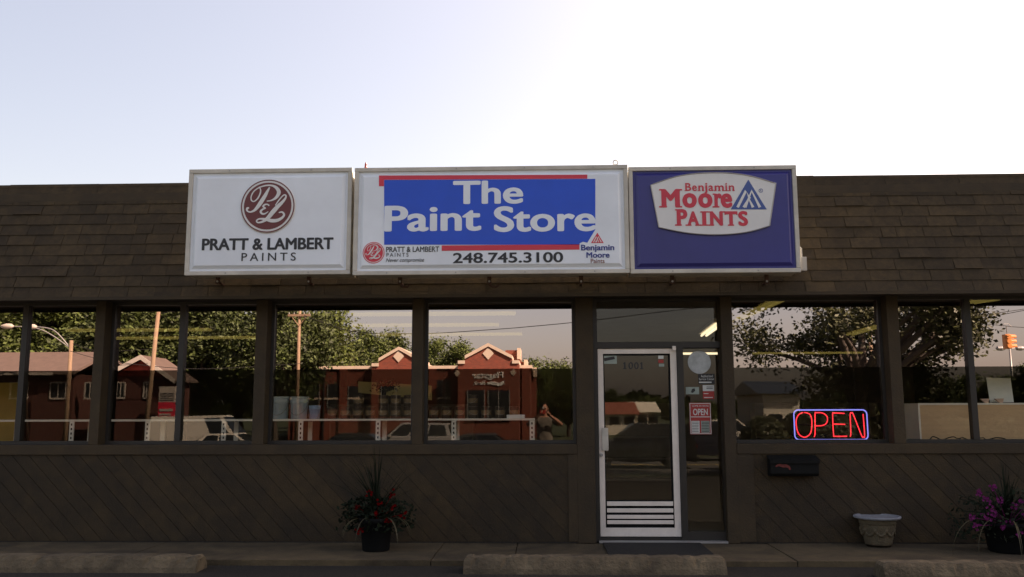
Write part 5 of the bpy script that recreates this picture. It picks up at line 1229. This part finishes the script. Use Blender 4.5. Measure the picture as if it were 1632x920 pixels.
# joints relative to the feet centre; he faces +y
V_ = [(0, 0, .92, .15, .11), (0, 0, 1.08, .145, .105), (0, -.005, 1.25, .170, .112), (0, -.01, 1.38, .16, .10), (0, .01, 1.47, .055, .06), (0, .02, 1.53, .055, .06),
      (0, .03, 1.60, .075, .092), (0, .025, 1.68, .078, .098), (0, .015, 1.745, .055, .07)]
E_ = [(0, 1), (1, 2), (2, 3), (3, 4), (4, 5), (5, 6), (6, 7), (7, 8)]
for s_ in (-1, 1):
    n = len(V_)
    V_ += [(s_*.10, 0, .84, .095, .10), (s_*.115, .01, .66, .078), (s_*.12, .02, .48, .058), (s_*.125, .0, .30, .056), (s_*.13, -.02, .09, .040), (s_*.135, .03, .045, .040, .035), (s_*.145, .14, .03, .035, .03)]
    E_ += [(0, n), (n, n+1), (n+1, n+2), (n+2, n+3), (n+3, n+4), (n+4, n+5), (n+5, n+6)]
    n = len(V_)
    V_ += [(s_*.17, 0, 1.39, .075), (s_*.28, .05, 1.33, .055), (s_*.40, .12, 1.27, .045), (s_*.26, .22, 1.39, .042), (s_*.125, .30, 1.50-.02, .030), (s_*.095, .315, h0-.01, .036, .02)]
    E_ += [(3, n), (n, n+1), (n+1, n+2), (n+2, n+3), (n+3, n+4), (n+4, n+5)]
me = skin_mesh(V_, E_, 0)
me.transform(Matrix.Translation((PX, PY, pzg)))
bm = bmesh.new(); bm.from_mesh(me)
# join the fingers to the same mesh
for s_ in (-1, 1):
    for k in range(4):
        bx, bz = s_*(.085), h0+.028-.018*k; ln = (.95, 1.08, 1.0, .8)[k]
        vv_ = [(s_*.10, .315, bz-.004*k, .011), (bx, .335, bz, .0095), (s_*(.085-.022*ln), .348, bz+.004, .0088), (s_*(.085-.045*ln), .344, bz+.004, .0078)]
        fm_ = skin_mesh(vv_, [(0, 1), (1, 2), (2, 3)], 0, 1); fm_.transform(Matrix.Translation((PX, PY, pzg))); bm.from_mesh(fm_)
    vv_ = [(s_*.10, .30, h0-.03, .013), (s_*.085, .285, h0-.045, .012), (s_*.06, .30, h0-.04, .010)]
    fm_ = skin_mesh(vv_, [(0, 1), (1, 2)], 0, 1); fm_.transform(Matrix.Translation((PX, PY, pzg))); bm.from_mesh(fm_)
# face: nose, eye sockets, lips, ears pushed out of the head surface
for s_ in (-1, 1):
    b = bmesh.new(); bmesh.ops.create_uvsphere(b, u_segments=10, v_segments=6, radius=.03); bmesh.ops.transform(b, matrix=Matrix.Translation((PX+s_*.082, PY+.02, pzg+1.64)) @ Matrix.Diagonal((.35, .6, 1.1, 1)), verts=b.verts)
    t_ = bpy.data.meshes.new('e'); b.to_mesh(t_); b.free(); bm.from_mesh(t_)
b = bmesh.new(); bmesh.ops.create_cone(b, cap_ends=True, segments=10, radius1=.02, radius2=.006, depth=.05); bmesh.ops.transform(b, matrix=Matrix.Translation((PX, PY+.118, pzg+1.635)) @ Matrix.Rotation(R(-18), 4, 'X'), verts=b.verts)
t_ = bpy.data.meshes.new('e'); b.to_mesh(t_); b.free(); bm.from_mesh(t_)
bm.to_mesh(me); bm.free()
body = obj_from(me, 'body', M_SKIN, person, True)
for s_ in (-1, 1):
    mb = MB(); mb.lathe([(.001, .013), (.009, .009), (.012, 0)], (PX+s_*.032, PY+.112, pzg+1.66), 10, axis='y'); mb.build('eye', M_PAPER, person, smooth=True)
mb = MB(); mb.tube([(PX-.025, PY+.118, pzg+1.592), (PX, PY+.126, pzg+1.59), (PX+.025, PY+.118, pzg+1.592)], [.003, .006, .003], 6); mb.build('mouth', M_REDWOOD, person)
# clothes as looser skins over the body
def garment(name, m, keep, grow):
    g = skin_mesh(V_, E_, 0); b = bmesh.new(); b.from_mesh(g); b.normal_update()
    bmesh.ops.delete(b, geom=[f for f in b.faces if not keep(f.calc_center_median())], context='FACES')
    nn = {w: w.normal.copy() for w in b.verts}
    for w in b.verts: w.co += nn[w]*grow+Vector((.004*math.sin(w.co.z*60+w.co.x*30), .006*math.sin(w.co.x*45+w.co.z*25), 0))
    b.to_mesh(g); b.free(); g.transform(Matrix.Translation((PX, PY, pzg))); return obj_from(g, name, m, person, True)
garment('shirt', M_SHIRT, lambda c: .84 < c.z < 1.455 and abs(c.x) < .30 and c.y < .13 and not (abs(c.x) < .13 and c.z > 1.44), .020)
garment('shorts', M_SHORTS, lambda c: .50 < c.z < 1.0 and abs(c.x) < .26, .014)
b = bmesh.new(); bmesh.ops.create_uvsphere(b, u_segments=20, v_segments=12, radius=.1)
bmesh.ops.delete(b, geom=[w for w in b.verts if w.co.z < -.02 or (w.co.y > .045 and w.co.z < .055)], context='VERTS')
m = MB(); m.join(b, Matrix.Translation((PX, PY+.008, pzg+1.685)) @ Matrix.Diagonal((.92, 1.14, 1.02, 1))); m.build('hair', M_HAIR, person, smooth=True)
for s_ in (-1, 1):
    m = MB(); m.lathe([(.03, 0), (.052, .004), (.054, .05), (.045, .09), (.03, .1)], (PX+s_*.14, PY+.05, pzg), 14, wob=lambda a, z: 1+.9*abs(math.sin(a))**2); m.build('shoe', M_SHOE, person, smooth=True)
mb = MB(); mb.box(PX-.04-.066, PX-.04+.066, EYE.y-.022, EYE.y-.012, CAMH-.035, CAMH+.035, .004)
ph = mb.build('phone', M_PHONE); tag(ph, 'red phone held up sideways in both hands by the photographer', 'phone')
